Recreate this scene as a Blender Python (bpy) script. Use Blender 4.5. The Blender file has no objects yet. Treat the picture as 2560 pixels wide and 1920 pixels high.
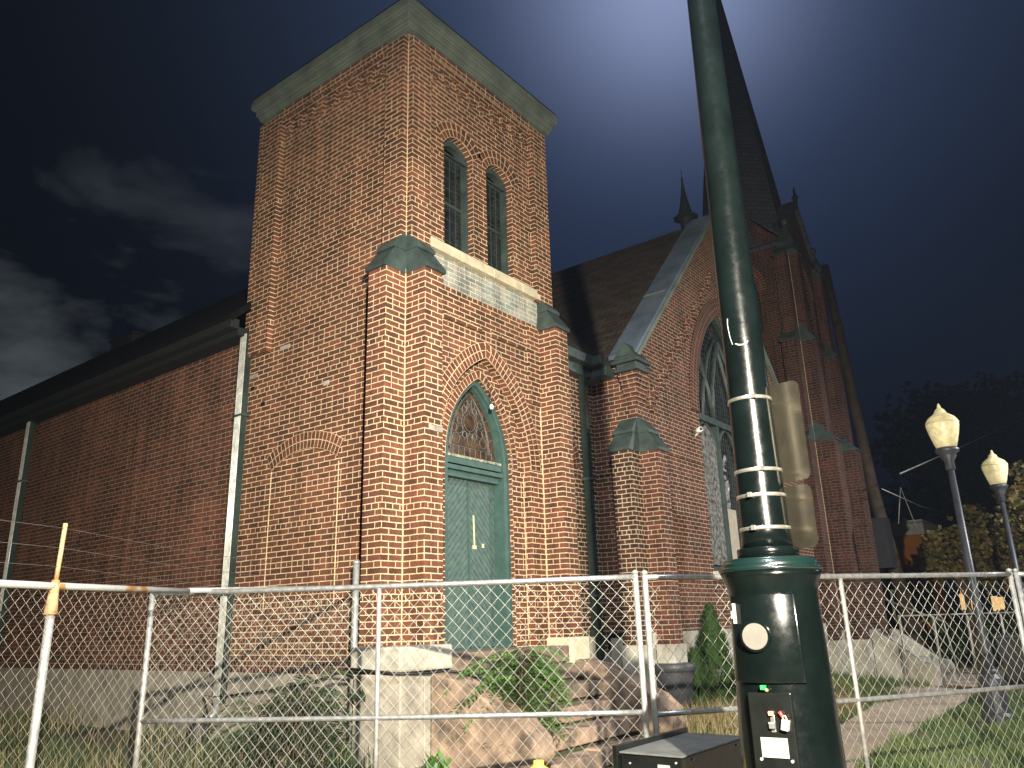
import bpy, math, random
from mathutils import Vector, Matrix, noise as mnoise
from mathutils.geometry import tessellate_polygon
R = math.radians
random.seed(7)
sc = bpy.context.scene
COL = sc.collection

# ------------------------------------------------------------------ camera
CAMPOS = Vector((-6.166, -6.277, 1.65))
cd = bpy.data.cameras.new("camera"); cam = bpy.data.objects.new("camera", cd); COL.objects.link(cam)
p_, r_, y_ = R(16.945), R(-1.69), R(37.372)
fw = Vector((math.cos(p_)*math.cos(y_), math.cos(p_)*math.sin(y_), math.sin(p_)))
rt = Vector((math.sin(y_), -math.cos(y_), 0)); up = rt.cross(fw)
rt2 = math.cos(r_)*rt + math.sin(r_)*up; up2 = -math.sin(r_)*rt + math.cos(r_)*up
M = Matrix((rt2, up2, -fw)).transposed().to_4x4(); M.translation = CAMPOS
cam.matrix_world = M
cd.sensor_width = 36; cd.lens = 36*1967.6/2560; cd.clip_end = 800; cd.clip_start = 0.05
sc.camera = cam
sc.view_settings.view_transform = 'Standard'; sc.view_settings.look = 'None'
sc.view_settings.exposure = 0; sc.view_settings.gamma = 1
try:
    sc.cycles.use_denoising = True
    sc.cycles.max_bounces = 5; sc.cycles.diffuse_bounces = 3
    sc.cycles.sample_clamp_indirect = 3
except Exception: pass

# ------------------------------------------------------------------ night sky
w = bpy.data.worlds.new("World"); sc.world = w; w.use_nodes = True
nt = w.node_tree; nt.nodes.clear()
def WN(t, **k):
    n = nt.nodes.new(t)
    for a, b in k.items(): setattr(n, a, b)
    return n
def wl(a, b): nt.links.new(a, b)
out = WN('ShaderNodeOutputWorld'); bg = WN('ShaderNodeBackground'); wl(bg.outputs[0], out.inputs[0])
tc = WN('ShaderNodeTexCoord')
def raydir(u, v): return ((u-1280)*rt2 - (v-960)*up2 + 1967.6*fw).normalized()
def D(u, v, dist):
    d = raydir(u, v); return CAMPOS + d*(dist/math.hypot(d.x, d.y))
def lobe(d, n):
    dp = WN('ShaderNodeVectorMath', operation='DOT_PRODUCT'); wl(tc.outputs['Generated'], dp.inputs[0]); dp.inputs[1].default_value = d
    mx = WN('ShaderNodeMath', operation='MAXIMUM'); wl(dp.outputs['Value'], mx.inputs[0]); mx.inputs[1].default_value = 0
    pw = WN('ShaderNodeMath', operation='POWER'); wl(mx.outputs[0], pw.inputs[0]); pw.inputs[1].default_value = n
    return pw.outputs[0]
def scaled(col, fac):
    s = WN('ShaderNodeVectorMath', operation='SCALE'); s.inputs[0].default_value = col; wl(fac, s.inputs['Scale']); return s.outputs[0]
def addv(a, b):
    s = WN('ShaderNodeVectorMath', operation='ADD'); wl(a, s.inputs[0])
    if isinstance(b, tuple): s.inputs[1].default_value = b
    else: wl(b, s.inputs[1])
    return s.outputs[0]
gdir = raydir(1660, -70)  # direction of the pole lamp's glare, painted into the sky colour below
sky = scaled((.029, .050, .115), lobe(gdir, 16))
sky = addv(sky, scaled((.22, .25, .38), lobe(gdir, 110)))
sky = addv(sky, (.0012, .0022, .0050))
# cloud bank low on the left
sp = WN('ShaderNodeSeparateXYZ'); wl(tc.outputs['Generated'], sp.inputs[0])
zz = WN('ShaderNodeMath', operation='ADD'); wl(sp.outputs['Z'], zz.inputs[0]); zz.inputs[1].default_value = .10
dv = WN('ShaderNodeVectorMath', operation='DIVIDE'); wl(tc.outputs['Generated'], dv.inputs[0])
cz = WN('ShaderNodeCombineXYZ')
for i in range(3): wl(zz.outputs[0], cz.inputs[i])
wl(cz.outputs[0], dv.inputs[1])
ns = WN('ShaderNodeTexNoise'); wl(dv.outputs[0], ns.inputs['Vector'])
ns.inputs['Scale'].default_value = 2.3; ns.inputs['Detail'].default_value = 7; ns.inputs['Roughness'].default_value = .52; ns.inputs['Distortion'].default_value = .25
# cloud cover thickens towards the horizon
cov = WN('ShaderNodeMapRange'); wl(sp.outputs['Z'], cov.inputs[0])
cov.inputs[1].default_value = .52; cov.inputs[2].default_value = .10; cov.inputs[3].default_value = -.16; cov.inputs[4].default_value = .22
cs = WN('ShaderNodeMath', operation='ADD'); wl(ns.outputs[0], cs.inputs[0]); wl(cov.outputs[0], cs.inputs[1])
cr = WN('ShaderNodeValToRGB'); wl(cs.outputs[0], cr.inputs[0])
cr.color_ramp.elements[0].position = .44; cr.color_ramp.elements[0].color = (0,0,0,1)
cr.color_ramp.elements[1].position = .92; cr.color_ramp.elements[1].color = (1,1,1,1)
cm = WN('ShaderNodeMath', operation='MULTIPLY'); wl(cr.outputs[0], cm.inputs[0]); wl(lobe(raydir(60, 1020), 8), cm.inputs[1])
sky = addv(sky, scaled((.105, .122, .130), cm.outputs[0]))
wl(sky, bg.inputs['Color']); bg.inputs['Strength'].default_value = 1.0

# ------------------------------------------------------------------ lamps
def spot(name, loc, target, power, col, angle, blend, radius):
    l = bpy.data.lights.new(name, 'SPOT'); l.energy = power; l.color = col; l.spot_size = R(angle); l.spot_blend = blend; l.shadow_soft_size = radius
    o = bpy.data.objects.new(name, l); COL.objects.link(o); o.location = loc
    o.rotation_euler = (Vector(target)-Vector(loc)).to_track_quat('-Z', 'Y').to_euler(); return o
spot("street_light_lamp", (-6.99, -8.08, 3.62), (1.5, -.4, 1.9), 14200, (1.0, .91, .74), 96, 1.0, .04)
spot("pole_top_lamp", (-4.1, -5.4, 8.6), (-.6, -3.2, 0), 3300, (.86, .93, 1.0), 118, .8, .12)

spot("side_street_lamp", (11.5, -10.5, 7.0), (10.5, -3.2, 0), 4200, (.92, .95, 1.0), 120, .8, .15)

# ------------------------------------------------------------------ materials
MATS = {}
def newmat(name):
    m = bpy.data.materials.new(name); m.use_nodes = True; MATS[name] = m
    return m, m.node_tree, m.node_tree.nodes['Principled BSDF']
def mat(name, col, rough=.6, metal=0, var=.25, scale=6, bump=.1, col2=None, spec=.5, coat=0, emit=None, trans=0, detail=4):
    m, t, b = newmat(name)
    n = t.nodes.new('ShaderNodeTexNoise'); n.inputs['Scale'].default_value = scale; n.inputs['Detail'].default_value = detail; n.inputs['Roughness'].default_value = .6
    g = t.nodes.new('ShaderNodeTexCoord'); t.links.new(g.outputs['Object'], n.inputs['Vector'])
    r = t.nodes.new('ShaderNodeValToRGB'); t.links.new(n.outputs[0], r.inputs[0])
    c2 = col2 or tuple(c*(1+var) for c in col); c1 = tuple(c*(1-var) for c in col)
    if col2: c1 = col
    r.color_ramp.elements[0].position = .35; r.color_ramp.elements[0].color = (*c1, 1)
    r.color_ramp.elements[1].position = .65; r.color_ramp.elements[1].color = (*c2, 1)
    t.links.new(r.outputs[0], b.inputs['Base Color'])
    b.inputs['Roughness'].default_value = rough; b.inputs['Metallic'].default_value = metal
    b.inputs['Specular IOR Level'].default_value = spec; b.inputs['Coat Weight'].default_value = coat; b.inputs['Coat Roughness'].default_value = .12
    if trans: b.inputs['Transmission Weight'].default_value = trans
    if emit: b.inputs['Emission Color'].default_value = (*emit[0], 1); b.inputs['Emission Strength'].default_value = emit[1]
    if bump:
        bu = t.nodes.new('ShaderNodeBump'); bu.inputs['Strength'].default_value = bump; bu.inputs['Distance'].default_value = .02
        n2 = t.nodes.new('ShaderNodeTexNoise'); n2.inputs['Scale'].default_value = scale*4; n2.inputs['Detail'].default_value = 3
        t.links.new(g.outputs['Object'], n2.inputs['Vector']); t.links.new(n2.outputs[0], bu.inputs['Height']); t.links.new(bu.outputs[0], b.inputs['Normal'])
    return m
def brick(name, c1, c2, mortar, msize=.006, width=.214, row=.0685, squash=True, wob=.0045, stain=.45, rough=.85):
    m, t, b = newmat(name)
    uv = t.nodes.new('ShaderNodeUVMap')
    nz = t.nodes.new('ShaderNodeTexNoise'); nz.inputs['Scale'].default_value = 16; nz.inputs['Detail'].default_value = 2
    t.links.new(uv.outputs[0], nz.inputs['Vector'])
    sb = t.nodes.new('ShaderNodeVectorMath'); sb.operation = 'SUBTRACT'; t.links.new(nz.outputs['Color'], sb.inputs[0]); sb.inputs[1].default_value = (.5,.5,.5)
    s = t.nodes.new('ShaderNodeVectorMath'); s.operation = 'SCALE'; t.links.new(sb.outputs[0], s.inputs[0]); s.inputs['Scale'].default_value = wob*2.2
    a = t.nodes.new('ShaderNodeVectorMath'); t.links.new(uv.outputs[0], a.inputs[0]); t.links.new(s.outputs[0], a.inputs[1])
    k = t.nodes.new('ShaderNodeTexBrick'); t.links.new(a.outputs[0], k.inputs['Vector'])
    k.inputs['Scale'].default_value = 1; k.inputs['Mortar Size'].default_value = msize; k.inputs['Mortar Smooth'].default_value = .25
    k.inputs['Brick Width'].default_value = width; k.inputs['Row Height'].default_value = row
    k.inputs['Color1'].default_value = (0,0,0,1); k.inputs['Color2'].default_value = (1,1,1,1); k.inputs['Mortar'].default_value = (.5,.5,.5,1); k.inputs['Bias'].default_value = -.1
    if squash: k.squash = .5; k.squash_frequency = 7; k.offset = .5; k.offset_frequency = 2
    else: k.offset = 0
    # colour per brick
    cr = t.nodes.new('ShaderNodeValToRGB'); t.links.new(k.outputs['Color'], cr.inputs[0]); e = cr.color_ramp.elements
    e[0].position = 0; e[0].color = (*c1, 1); e[1].position = 1; e[1].color = (*c2, 1)
    x = e.new(.25); x.color = tuple((c1[i]*.6+c2[i]*.4) for i in range(3)) + (1,)
    x = e.new(.8); x.color = tuple((c1[i]*.35+c2[i]*.65)*(1.15 if i == 0 else .95) for i in range(3)) + (1,)
    # broad weathering and fine grain
    n1 = t.nodes.new('ShaderNodeTexNoise'); n1.inputs['Scale'].default_value = 1.1; n1.inputs['Detail'].default_value = 6; n1.inputs['Roughness'].default_value = .65; t.links.new(uv.outputs[0], n1.inputs['Vector'])
    n2 = t.nodes.new('ShaderNodeTexNoise'); n2.inputs['Scale'].default_value = 55; n2.inputs['Detail'].default_value = 4; t.links.new(uv.outputs[0], n2.inputs['Vector'])
    mr = t.nodes.new('ShaderNodeMapRange'); t.links.new(n1.outputs[0], mr.inputs[0]); mr.inputs[1].default_value = .3; mr.inputs[2].default_value = .7; mr.inputs[3].default_value = 1-stain; mr.inputs[4].default_value = 1+stain*.5
    mr2 = t.nodes.new('ShaderNodeMapRange'); t.links.new(n2.outputs[0], mr2.inputs[0]); mr2.inputs[1].default_value = .3; mr2.inputs[2].default_value = .7; mr2.inputs[3].default_value = .78; mr2.inputs[4].default_value = 1.18
    mp = t.nodes.new('ShaderNodeMapping'); mp.inputs['Scale'].default_value = (3.2,.30,1); t.links.new(uv.outputs[0], mp.inputs['Vector'])
    n3 = t.nodes.new('ShaderNodeTexNoise'); n3.inputs['Scale'].default_value = 1.6; n3.inputs['Detail'].default_value = 5; n3.inputs['Roughness'].default_value = .7; t.links.new(mp.outputs[0], n3.inputs['Vector'])
    mr3 = t.nodes.new('ShaderNodeMapRange'); t.links.new(n3.outputs[0], mr3.inputs[0]); mr3.inputs[1].default_value = .36; mr3.inputs[2].default_value = .56; mr3.inputs[3].default_value = .62; mr3.inputs[4].default_value = 1.05
    mq = t.nodes.new('ShaderNodeMath'); mq.operation = 'MULTIPLY'; t.links.new(mr.outputs[0], mq.inputs[0]); t.links.new(mr3.outputs[0], mq.inputs[1])
    mu = t.nodes.new('ShaderNodeMath'); mu.operation = 'MULTIPLY'; t.links.new(mq.outputs[0], mu.inputs[0]); t.links.new(mr2.outputs[0], mu.inputs[1])
    sv = t.nodes.new('ShaderNodeVectorMath'); sv.operation = 'SCALE'; t.links.new(cr.outputs[0], sv.inputs[0]); t.links.new(mu.outputs[0], sv.inputs['Scale'])
    mm = t.nodes.new('ShaderNodeVectorMath'); mm.operation = 'SCALE'; mm.inputs[0].default_value = mortar; mw = t.nodes.new('ShaderNodeMapRange'); t.links.new(n3.outputs[0], mw.inputs[0]); mw.inputs[1].default_value = .35; mw.inputs[2].default_value = .6; mw.inputs[3].default_value = .68; mw.inputs[4].default_value = 1.08; mz = t.nodes.new('ShaderNodeMath'); mz.operation = 'MULTIPLY'; t.links.new(mw.outputs[0], mz.inputs[0]); t.links.new(mr2.outputs[0], mz.inputs[1]); t.links.new(mz.outputs[0], mm.inputs['Scale'])
    mx = t.nodes.new('ShaderNodeMix'); mx.data_type = 'RGBA'; t.links.new(k.outputs['Fac'], mx.inputs[0]); t.links.new(sv.outputs[0], mx.inputs[6]); t.links.new(mm.outputs[0], mx.inputs[7])
    t.links.new(mx.outputs[2], b.inputs['Base Color'])
    b.inputs['Roughness'].default_value = rough; b.inputs['Specular IOR Level'].default_value = .3
    bu = t.nodes.new('ShaderNodeBump'); bu.inputs['Strength'].default_value = .55; bu.inputs['Distance'].default_value = .006
    iv = t.nodes.new('ShaderNodeMath'); iv.operation = 'SUBTRACT'; t.links.new(n2.outputs[0], iv.inputs[0]); t.links.new(k.outputs['Fac'], iv.inputs[1])
    t.links.new(iv.outputs[0], bu.inputs['Height']); t.links.new(bu.outputs[0], b.inputs['Normal'])
    return m
B_T = brick('brick_tower', (.105,.043,.026), (.198,.083,.047), (.66,.51,.31), msize=.0066)
B_N = brick('brick_nave', (.092,.038,.024), (.170,.070,.042), (.42,.32,.22), msize=.0045, stain=.5)
B_G = brick('brick_gable', (.078,.031,.021), (.142,.057,.035), (.52,.40,.26), msize=.0050)
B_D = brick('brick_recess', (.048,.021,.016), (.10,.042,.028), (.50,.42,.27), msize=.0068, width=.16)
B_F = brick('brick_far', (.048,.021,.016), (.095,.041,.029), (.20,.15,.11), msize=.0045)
B_R = brick('brick_rowlock', (.115,.042,.024), (.21,.081,.044), (.66,.51,.31), msize=.0065, width=.112, squash=False, wob=.003)
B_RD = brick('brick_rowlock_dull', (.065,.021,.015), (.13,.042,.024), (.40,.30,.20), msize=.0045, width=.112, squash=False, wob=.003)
B_P = brick('painted_brick', (.27,.30,.26), (.42,.45,.38), (.62,.60,.48), msize=.005, stain=.55)
mat('mortar', (.64,.50,.30), .9, scale=40)
mat('limestone', (.52,.46,.32), .85, var=.18, scale=5, bump=.15)
mat('green_paint', (.040,.085,.073), .55, var=.16, scale=9, bump=.06)
mat('green_wood', (.066,.108,.093), .6, var=.22, scale=14, bump=.12)
mat('green_trim', (.040,.058,.052), .5, var=.3, scale=4, bump=.05)
mat('cornice_paint', (.135,.165,.135), .6, var=.25, scale=3, bump=.06)
mat('peeling_paint', (.05,.10,.085), .6, col2=(.42,.40,.26), scale=22, bump=.2)
mat('pipe_green', (.022,.036,.032), .25, var=.3, scale=3, bump=.02, spec=.6)
mat('pipe_highlight', (.62,.63,.58), .3, metal=.2, var=.25, scale=8, bump=.03)  # lamp highlight painted onto the front ribs of the dark green downspouts
mat('fascia_dark', (.0055,.007,.007), .8, var=.3, scale=2)
mat('flashing', (.13,.17,.22), .45, metal=.2, var=.25, scale=2, bump=.04)
mat('glass_dark', (.012,.018,.018), .12, var=.5, scale=5, bump=.03, spec=.6)
mat('lead_dark', (.05,.055,.055), .6, bump=0); mat('lead', (.11,.11,.10), .55, var=.3, scale=9, bump=0)
mat('glass_brown', (.055,.032,.018), .08, var=.6, scale=6, bump=.02, spec=.3)
mat('plywood', (.42,.36,.27), .7, var=.12, scale=7, bump=.03)
mat('plastic_sheet', (.05,.055,.055), .10, col2=(.30,.29,.26), scale=11, bump=.5, spec=.9)
mat('concrete', (.30,.27,.22), .9, var=.3, scale=3.5, bump=.25)
mat('concrete_pale', (.36,.34,.28), .9, var=.32, scale=2.6, bump=.25)
mat('sandstone', (.075,.055,.044), .9, col2=(.40,.28,.195), scale=3.4, bump=.2, detail=8)
mat('sandstone_dark', (.10,.075,.055), .9, col2=(.24,.175,.125), scale=6, bump=.2, detail=8)
mat('galvanised', (.27,.275,.275), .42, metal=.6, var=.25, scale=25, bump=.06)
mat('galvanised_worn', (.22,.225,.22), .5, metal=.4, col2=(.38,.37,.34), scale=18, bump=.06)
mat('rail_rusty', (.42,.43,.41), .5, metal=.3, col2=(.34,.17,.06), scale=5, bump=.1)
MATS['rail_rusty'].node_tree.nodes['Color Ramp'].color_ramp.elements[0].position = .56; MATS['rail_rusty'].node_tree.nodes['Color Ramp'].color_ramp.elements[1].position = .62
mat('rust_orange', (.26,.15,.06), .75, col2=(.38,.28,.15), scale=20, bump=.15)
mat('wire', (.42,.42,.38), .4, metal=.5, var=.15, scale=30, bump=0)
mat('wire_dark', (.07,.06,.05), .7, bump=0); mat('wire_old', (.26,.24,.20), .5, metal=.4, var=.25, scale=10, bump=0)
mat('pole_green', (.0018,.0034,.0033), .15, var=.25, scale=5, bump=.02, spec=.32, coat=.0)
mat('pole_rim', (.003,.010,.009), .25, var=.2, scale=5, bump=0, coat=.3)
mat('steel_band', (.60,.58,.52), .3, metal=.9, var=.15, scale=40, bump=.05)
mat('aluminium', (.055,.049,.036), .26, metal=.75, var=.25, scale=5, bump=.02)
mat('label_white', (.27,.265,.235), .6, var=.04, scale=30, bump=0)
mat('ink', (.02,.02,.02), .8, bump=0)
mat('meter_face', (.095,.09,.078), .5, var=.08, scale=18, bump=.03)
mat('red_plastic', (.45,.035,.03), .45, bump=0); mat('orange_plastic', (.75,.20,.12), .5, bump=0)
mat('green_plastic', (.02,.30,.07), .5, bump=0); mat('brass', (.55,.42,.18), .35, metal=.7, bump=0)
mat('padlock_steel', (.55,.53,.46), .28, metal=.5, bump=0)
mat('box_dark', (.0055,.0065,.006), .5, var=.25, scale=8, bump=.05)
mat('box_top', (.055,.058,.058), .7, col2=(.085,.088,.086), scale=9, bump=.2)  # lighter than the body; lamplight from above is put into the lid colour
mat('black_plastic', (.022,.023,.026), .5, var=.25, scale=6, bump=.04)
mat('bin_grey', (.050,.052,.058), .5, var=.15, scale=6, bump=.03)
mat('hose_black', (.008,.008,.008), .6, bump=0)
mat('lamp_post_paint', (.040,.043,.052), .45, var=.2, scale=6, bump=.04)
mat('acorn_shade', (.50,.43,.20), .35, col2=(.82,.76,.50), scale=11, bump=.05, emit=((1,.86,.45), .22))  # globes are unlit; the faint emission stands for light they reflect
mat('wood_pole', (.060,.042,.028), .9, var=.35, scale=3, bump=.3)
mat('orange_stucco', (.40,.15,.025), .9, var=.12, scale=2, bump=.06)
mat('pale_trim', (.42,.42,.38), .8, var=.1)
mat('dark_siding', (.020,.020,.024), .8, var=.2)
mat('yellow_paint', (.55,.47,.06), .5, var=.1)
mat('cream_paint', (.70,.62,.34), .6, var=.1)
mat('white_plastic', (.78,.78,.75), .45, bump=0)
mat('bark', (.09,.065,.045), .95, var=.4, scale=9, bump=.3)
mat('leaf', (.065,.15,.035), .5, col2=(.12,.24,.06), scale=6, bump=0)
mat('leaf_dark', (.020,.045,.016), .6, col2=(.045,.085,.03), scale=6, bump=0)
mat('leaf_autumn', (.075,.085,.022), .6, col2=(.20,.14,.045), scale=2.5, bump=0)
mat('leaf_night', (.010,.013,.012), .9, var=.3, scale=2, bump=0)
mat('cypress_leaf', (.010,.026,.006), .6, col2=(.045,.10,.02), scale=22, bump=0)
mat('grass_blade', (.055,.10,.022), .6, col2=(.13,.17,.045), scale=1.2, bump=0)
mat('dry_blade', (.20,.15,.06), .7, col2=(.30,.24,.11), scale=2, bump=0)
mat('dark_blade', (.020,.040,.012), .6, col2=(.055,.085,.022), scale=1.3, bump=0)
mat('soil', (.085,.065,.042), .95, col2=(.06,.075,.03), scale=1.6, bump=.5)
mat('pavement', (.33,.25,.18), .9, col2=(.46,.37,.27), scale=1.7, bump=.3)
mat('asphalt', (.05,.05,.05), .9, var=.2, scale=4, bump=.3)
for nm_ in ('pole_green', 'box_dark', 'pipe_green'):
    t_ = MATS[nm_].node_tree; b_ = t_.nodes['Principled BSDF']; g_ = t_.nodes.new('ShaderNodeTexCoord'); n_ = t_.nodes.new('ShaderNodeTexNoise'); n_.inputs['Scale'].default_value = 26; n_.inputs['Detail'].default_value = 8; n_.inputs['Roughness'].default_value = .75
    t_.links.new(g_.outputs['Object'], n_.inputs['Vector']); m_ = t_.nodes.new('ShaderNodeMapRange'); t_.links.new(n_.outputs[0], m_.inputs[0]); m_.inputs[1].default_value = .4; m_.inputs[2].default_value = .62; m_.inputs[3].default_value = .17; m_.inputs[4].default_value = .25; t_.links.new(m_.outputs[0], b_.inputs['Roughness'])
# shingle roof
def shingles(name, c1, c2):
    m, t, b = newmat(name); uv = t.nodes.new('ShaderNodeUVMap'); k = t.nodes.new('ShaderNodeTexBrick'); t.links.new(uv.outputs[0], k.inputs['Vector'])
    k.inputs['Scale'].default_value = 1; k.inputs['Brick Width'].default_value = .3; k.inputs['Row Height'].default_value = .14; k.inputs['Mortar Size'].default_value = .006
    k.inputs['Color1'].default_value = (*c1,1); k.inputs['Color2'].default_value = (*c2,1); k.inputs['Mortar'].default_value = (.008,.007,.006,1)
    t.links.new(k.outputs[0], b.inputs['Base Color']); b.inputs['Roughness'].default_value = .9; b.inputs['Specular IOR Level'].default_value = .08
    bu = t.nodes.new('ShaderNodeBump'); bu.inputs['Strength'].default_value = .6; bu.inputs['Distance'].default_value = .01; bu.invert = True
    t.links.new(k.outputs['Fac'], bu.inputs['Height']); t.links.new(bu.outputs[0], b.inputs['Normal'])
shingles('shingles', (.040,.032,.027), (.070,.055,.045)); shingles('shingles_dark', (.004,.004,.004), (.008,.008,.008)); shingles('slate', (.055,.060,.072), (.075,.080,.095))

# ------------------------------------------------------------------ mesh helpers
V3 = Vector
class MB:
    def __init__(s): s.v = []; s.f = []; s.uv = []; s.m = []; s.sm = []
    def face(s, pts, mi=0, uv=None, smooth=False):
        i = len(s.v); s.v += [tuple(p) for p in pts]; s.f.append(tuple(range(i, i+len(pts)))); s.m.append(mi); s.sm.append(smooth)
        if uv is None:
            a = V3(pts[0]); n = V3((0,0,0))
            for q in range(1, len(pts)-1): n += (V3(pts[q])-a).cross(V3(pts[q+1])-a)
            ax, ay, az = abs(n.x), abs(n.y), abs(n.z)
            if az > 1.3*max(ax, ay): uv = [(p[0], p[1]) for p in pts]
            elif ax >= ay: uv = [(-p[1]+.1, p[2]) for p in pts]
            else: uv = [(p[0]+.1, p[2]) for p in pts]
        s.uv.append(list(uv))
    def box(s, a, b, mi=0):
        x0,y0,z0 = [min(a[i],b[i]) for i in range(3)]; x1,y1,z1 = [max(a[i],b[i]) for i in range(3)]
        P = [(x0,y0,z0),(x1,y0,z0),(x1,y1,z0),(x0,y1,z0),(x0,y0,z1),(x1,y0,z1),(x1,y1,z1),(x0,y1,z1)]
        for q in ((0,3,2,1),(4,5,6,7),(0,1,5,4),(1,2,6,5),(2,3,7,6),(3,0,4,7)): s.face([P[i] for i in q], mi)
    def hexa(s, P, mi=0):
        for q in ((0,3,2,1),(4,5,6,7),(0,1,5,4),(1,2,6,5),(2,3,7,6),(3,0,4,7)): s.face([P[i] for i in q], mi)
    def slab(s, outer, holes, org, U, V, N, t, mi=0, mi_side=None, back=True):
        """polygon with holes in the U,V plane through org, thickness t away from N"""
        org, U, V, N = V3(org), V3(U), V3(V), V3(N)
        loops = [outer]+list(holes); L3 = [[V3((p[0],p[1],0)) for p in lp] for lp in loops]
        flat = [p for lp in loops for p in lp]
        W = lambda p, d=0: org + U*p[0] + V*p[1] - N*d
        for tr in tessellate_polygon(L3):
            q = [flat[i] for i in tr]; pp = [W(p) for p in q]
            if (pp[1]-pp[0]).cross(pp[2]-pp[0]).dot(N) < 0: pp.reverse()
            s.face(pp, mi)
            if back: s.face([p - N*t for p in reversed(pp)], mi)
        ms = mi if mi_side is None else mi_side
        for li, lp in enumerate(loops):
            cen = sum((V3((p[0],p[1],0)) for p in lp), V3())/len(lp); L = 0
            for i in range(len(lp)):
                a, b = lp[i], lp[(i+1) % len(lp)]
                q = [W(a), W(b), W(b,t), W(a,t)]
                n = (q[1]-q[0]).cross(q[2]-q[0]); mid = (V3(q[0])+V3(q[2]))/2
                l2 = math.hypot(b[0]-a[0], b[1]-a[1])
                if len(lp) > 8: uv = [(0,L),(0,L+l2),(t,L+l2),(t,L)]; s.face(q, ms, uv)
                else: s.face(q, ms)
                L += l2
    def tube(s, pts, r, n=6, mi=0, cap=True, r2=None, smooth=True):
        pts = [V3(p) for p in pts]; rings = []; prev = None
        for i, p in enumerate(pts):
            d = (pts[min(i+1, len(pts)-1)] - pts[max(i-1, 0)]).normalized()
            if prev is None: a = d.cross(V3((0,0,1))); a = d.cross(V3((1,0,0))) if a.length < .05 else a
            else: a = prev - d*prev.dot(d)
            a.normalize(); prev = a; b = d.cross(a)
            rr = r if r2 is None else r + (r2-r)*i/(len(pts)-1)
            rings.append([p + (a*math.cos(2*math.pi*k/n)+b*math.sin(2*math.pi*k/n))*rr for k in range(n)])
        base = len(s.v)
        for rg in rings: s.v += [tuple(q) for q in rg]
        for i in range(len(rings)-1):
            for k in range(n):
                s.f.append((base+i*n+k, base+i*n+(k+1) % n, base+(i+1)*n+(k+1) % n, base+(i+1)*n+k)); s.m.append(mi); s.sm.append(smooth); s.uv.append([(0,0)]*4)
        if cap:
            s.f.append(tuple(base+k for k in reversed(range(n)))); s.f.append(tuple(base+(len(rings)-1)*n+k for k in range(n)))
            s.m += [mi]*2; s.sm += [False]*2; s.uv += [[(0,0)]*n]*2
    def lathe(s, prof, c, n=24, mi=0, smooth=True, ph=0):
        base = len(s.v)
        for (r, z) in prof:
            for k in range(n): a = 2*math.pi*k/n+ph; s.v.append((c[0]+r*math.cos(a), c[1]+r*math.sin(a), c[2]+z))
        for i in range(len(prof)-1):
            for k in range(n):
                s.f.append((base+i*n+k, base+i*n+(k+1) % n, base+(i+1)*n+(k+1) % n, base+(i+1)*n+k)); s.m.append(mi); s.sm.append(smooth)
                s.uv.append([(k*.3,i),(k*.3+.3,i),(k*.3+.3,i+1),(k*.3,i+1)])
        s.f.append(tuple(base+k for k in reversed(range(n)))); s.f.append(tuple(base+(len(prof)-1)*n+k for k in range(n)))
        s.m += [mi]*2; s.sm += [False]*2; s.uv += [[(0,0)]*n]*2
    def build(s, name, mats, parent=None, bevel=0, label=None):
        me = bpy.data.meshes.new(name); me.from_pydata(s.v, [], s.f)
        if isinstance(mats, str): mats = [mats]
        for m in mats: me.materials.append(MATS[m])
        me.polygons.foreach_set('material_index', s.m); me.polygons.foreach_set('use_smooth', s.sm)
        ul = me.uv_layers.new(name='UVMap'); ul.data.foreach_set('uv', [c for f in s.uv for p in f for c in p])
        me.update()
        o = bpy.data.objects.new(name, me); COL.objects.link(o)
        if parent is not None: o.parent = parent; o.matrix_parent_inverse = parent.matrix_basis.inverted()
        if bevel:
            wm = o.modifiers.new('weld', 'WELD'); wm.merge_threshold = .0005
            bv = o.modifiers.new('bevel', 'BEVEL'); bv.width = bevel; bv.segments = 2; bv.limit_method = 'ANGLE'
        if label: o['label'] = label
        return o
def empty(name, loc, label, cat, group=None, rz=0):
    o = bpy.data.objects.new(name, None); COL.objects.link(o); o.location = loc; o.rotation_euler = (0,0,rz); tag(o, label, cat, group)
    return o
def tag(o, label, cat, group=None):
    o['label'] = label; o['category'] = cat
    if group: o['group'] = group
    return o
def kind(o, k, label=None, cat=None):
    o['kind'] = k
    if label: o['label'] = label
    if cat: o['category'] = cat
    return o
def arch_pts(cx, a, zs, R_, z0, n=14):
    """pointed arch outline: half width a, springing zs, radius R_, foot z0 (counter-clockwise from lower left)"""
    pts = [(cx-a, z0), (cx+a, z0)]
    c = a - R_; th = math.acos(max(-1, min(1, -c/R_)))
    for i in range(n+1):
        t = th*i/n; pts.append((cx + c + R_*math.cos(t), zs + R_*math.sin(t)))
    for i in range(n-1, -1, -1):
        t = th*i/n; pts.append((cx - c - R_*math.cos(t), zs + R_*math.sin(t)))
    return pts
def seg_pts(cx, a, zs, rise, z0, n=10):
    Rr = (a*a+rise*rise)/(2*rise); zc = zs+rise-Rr; th = math.asin(a/Rr)
    return [(cx-a, z0), (cx+a, z0)] + [(cx+Rr*math.sin(th-2*th*i/n), zc+Rr*math.cos(th-2*th*i/n)) for i in range(n+1)]
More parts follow.
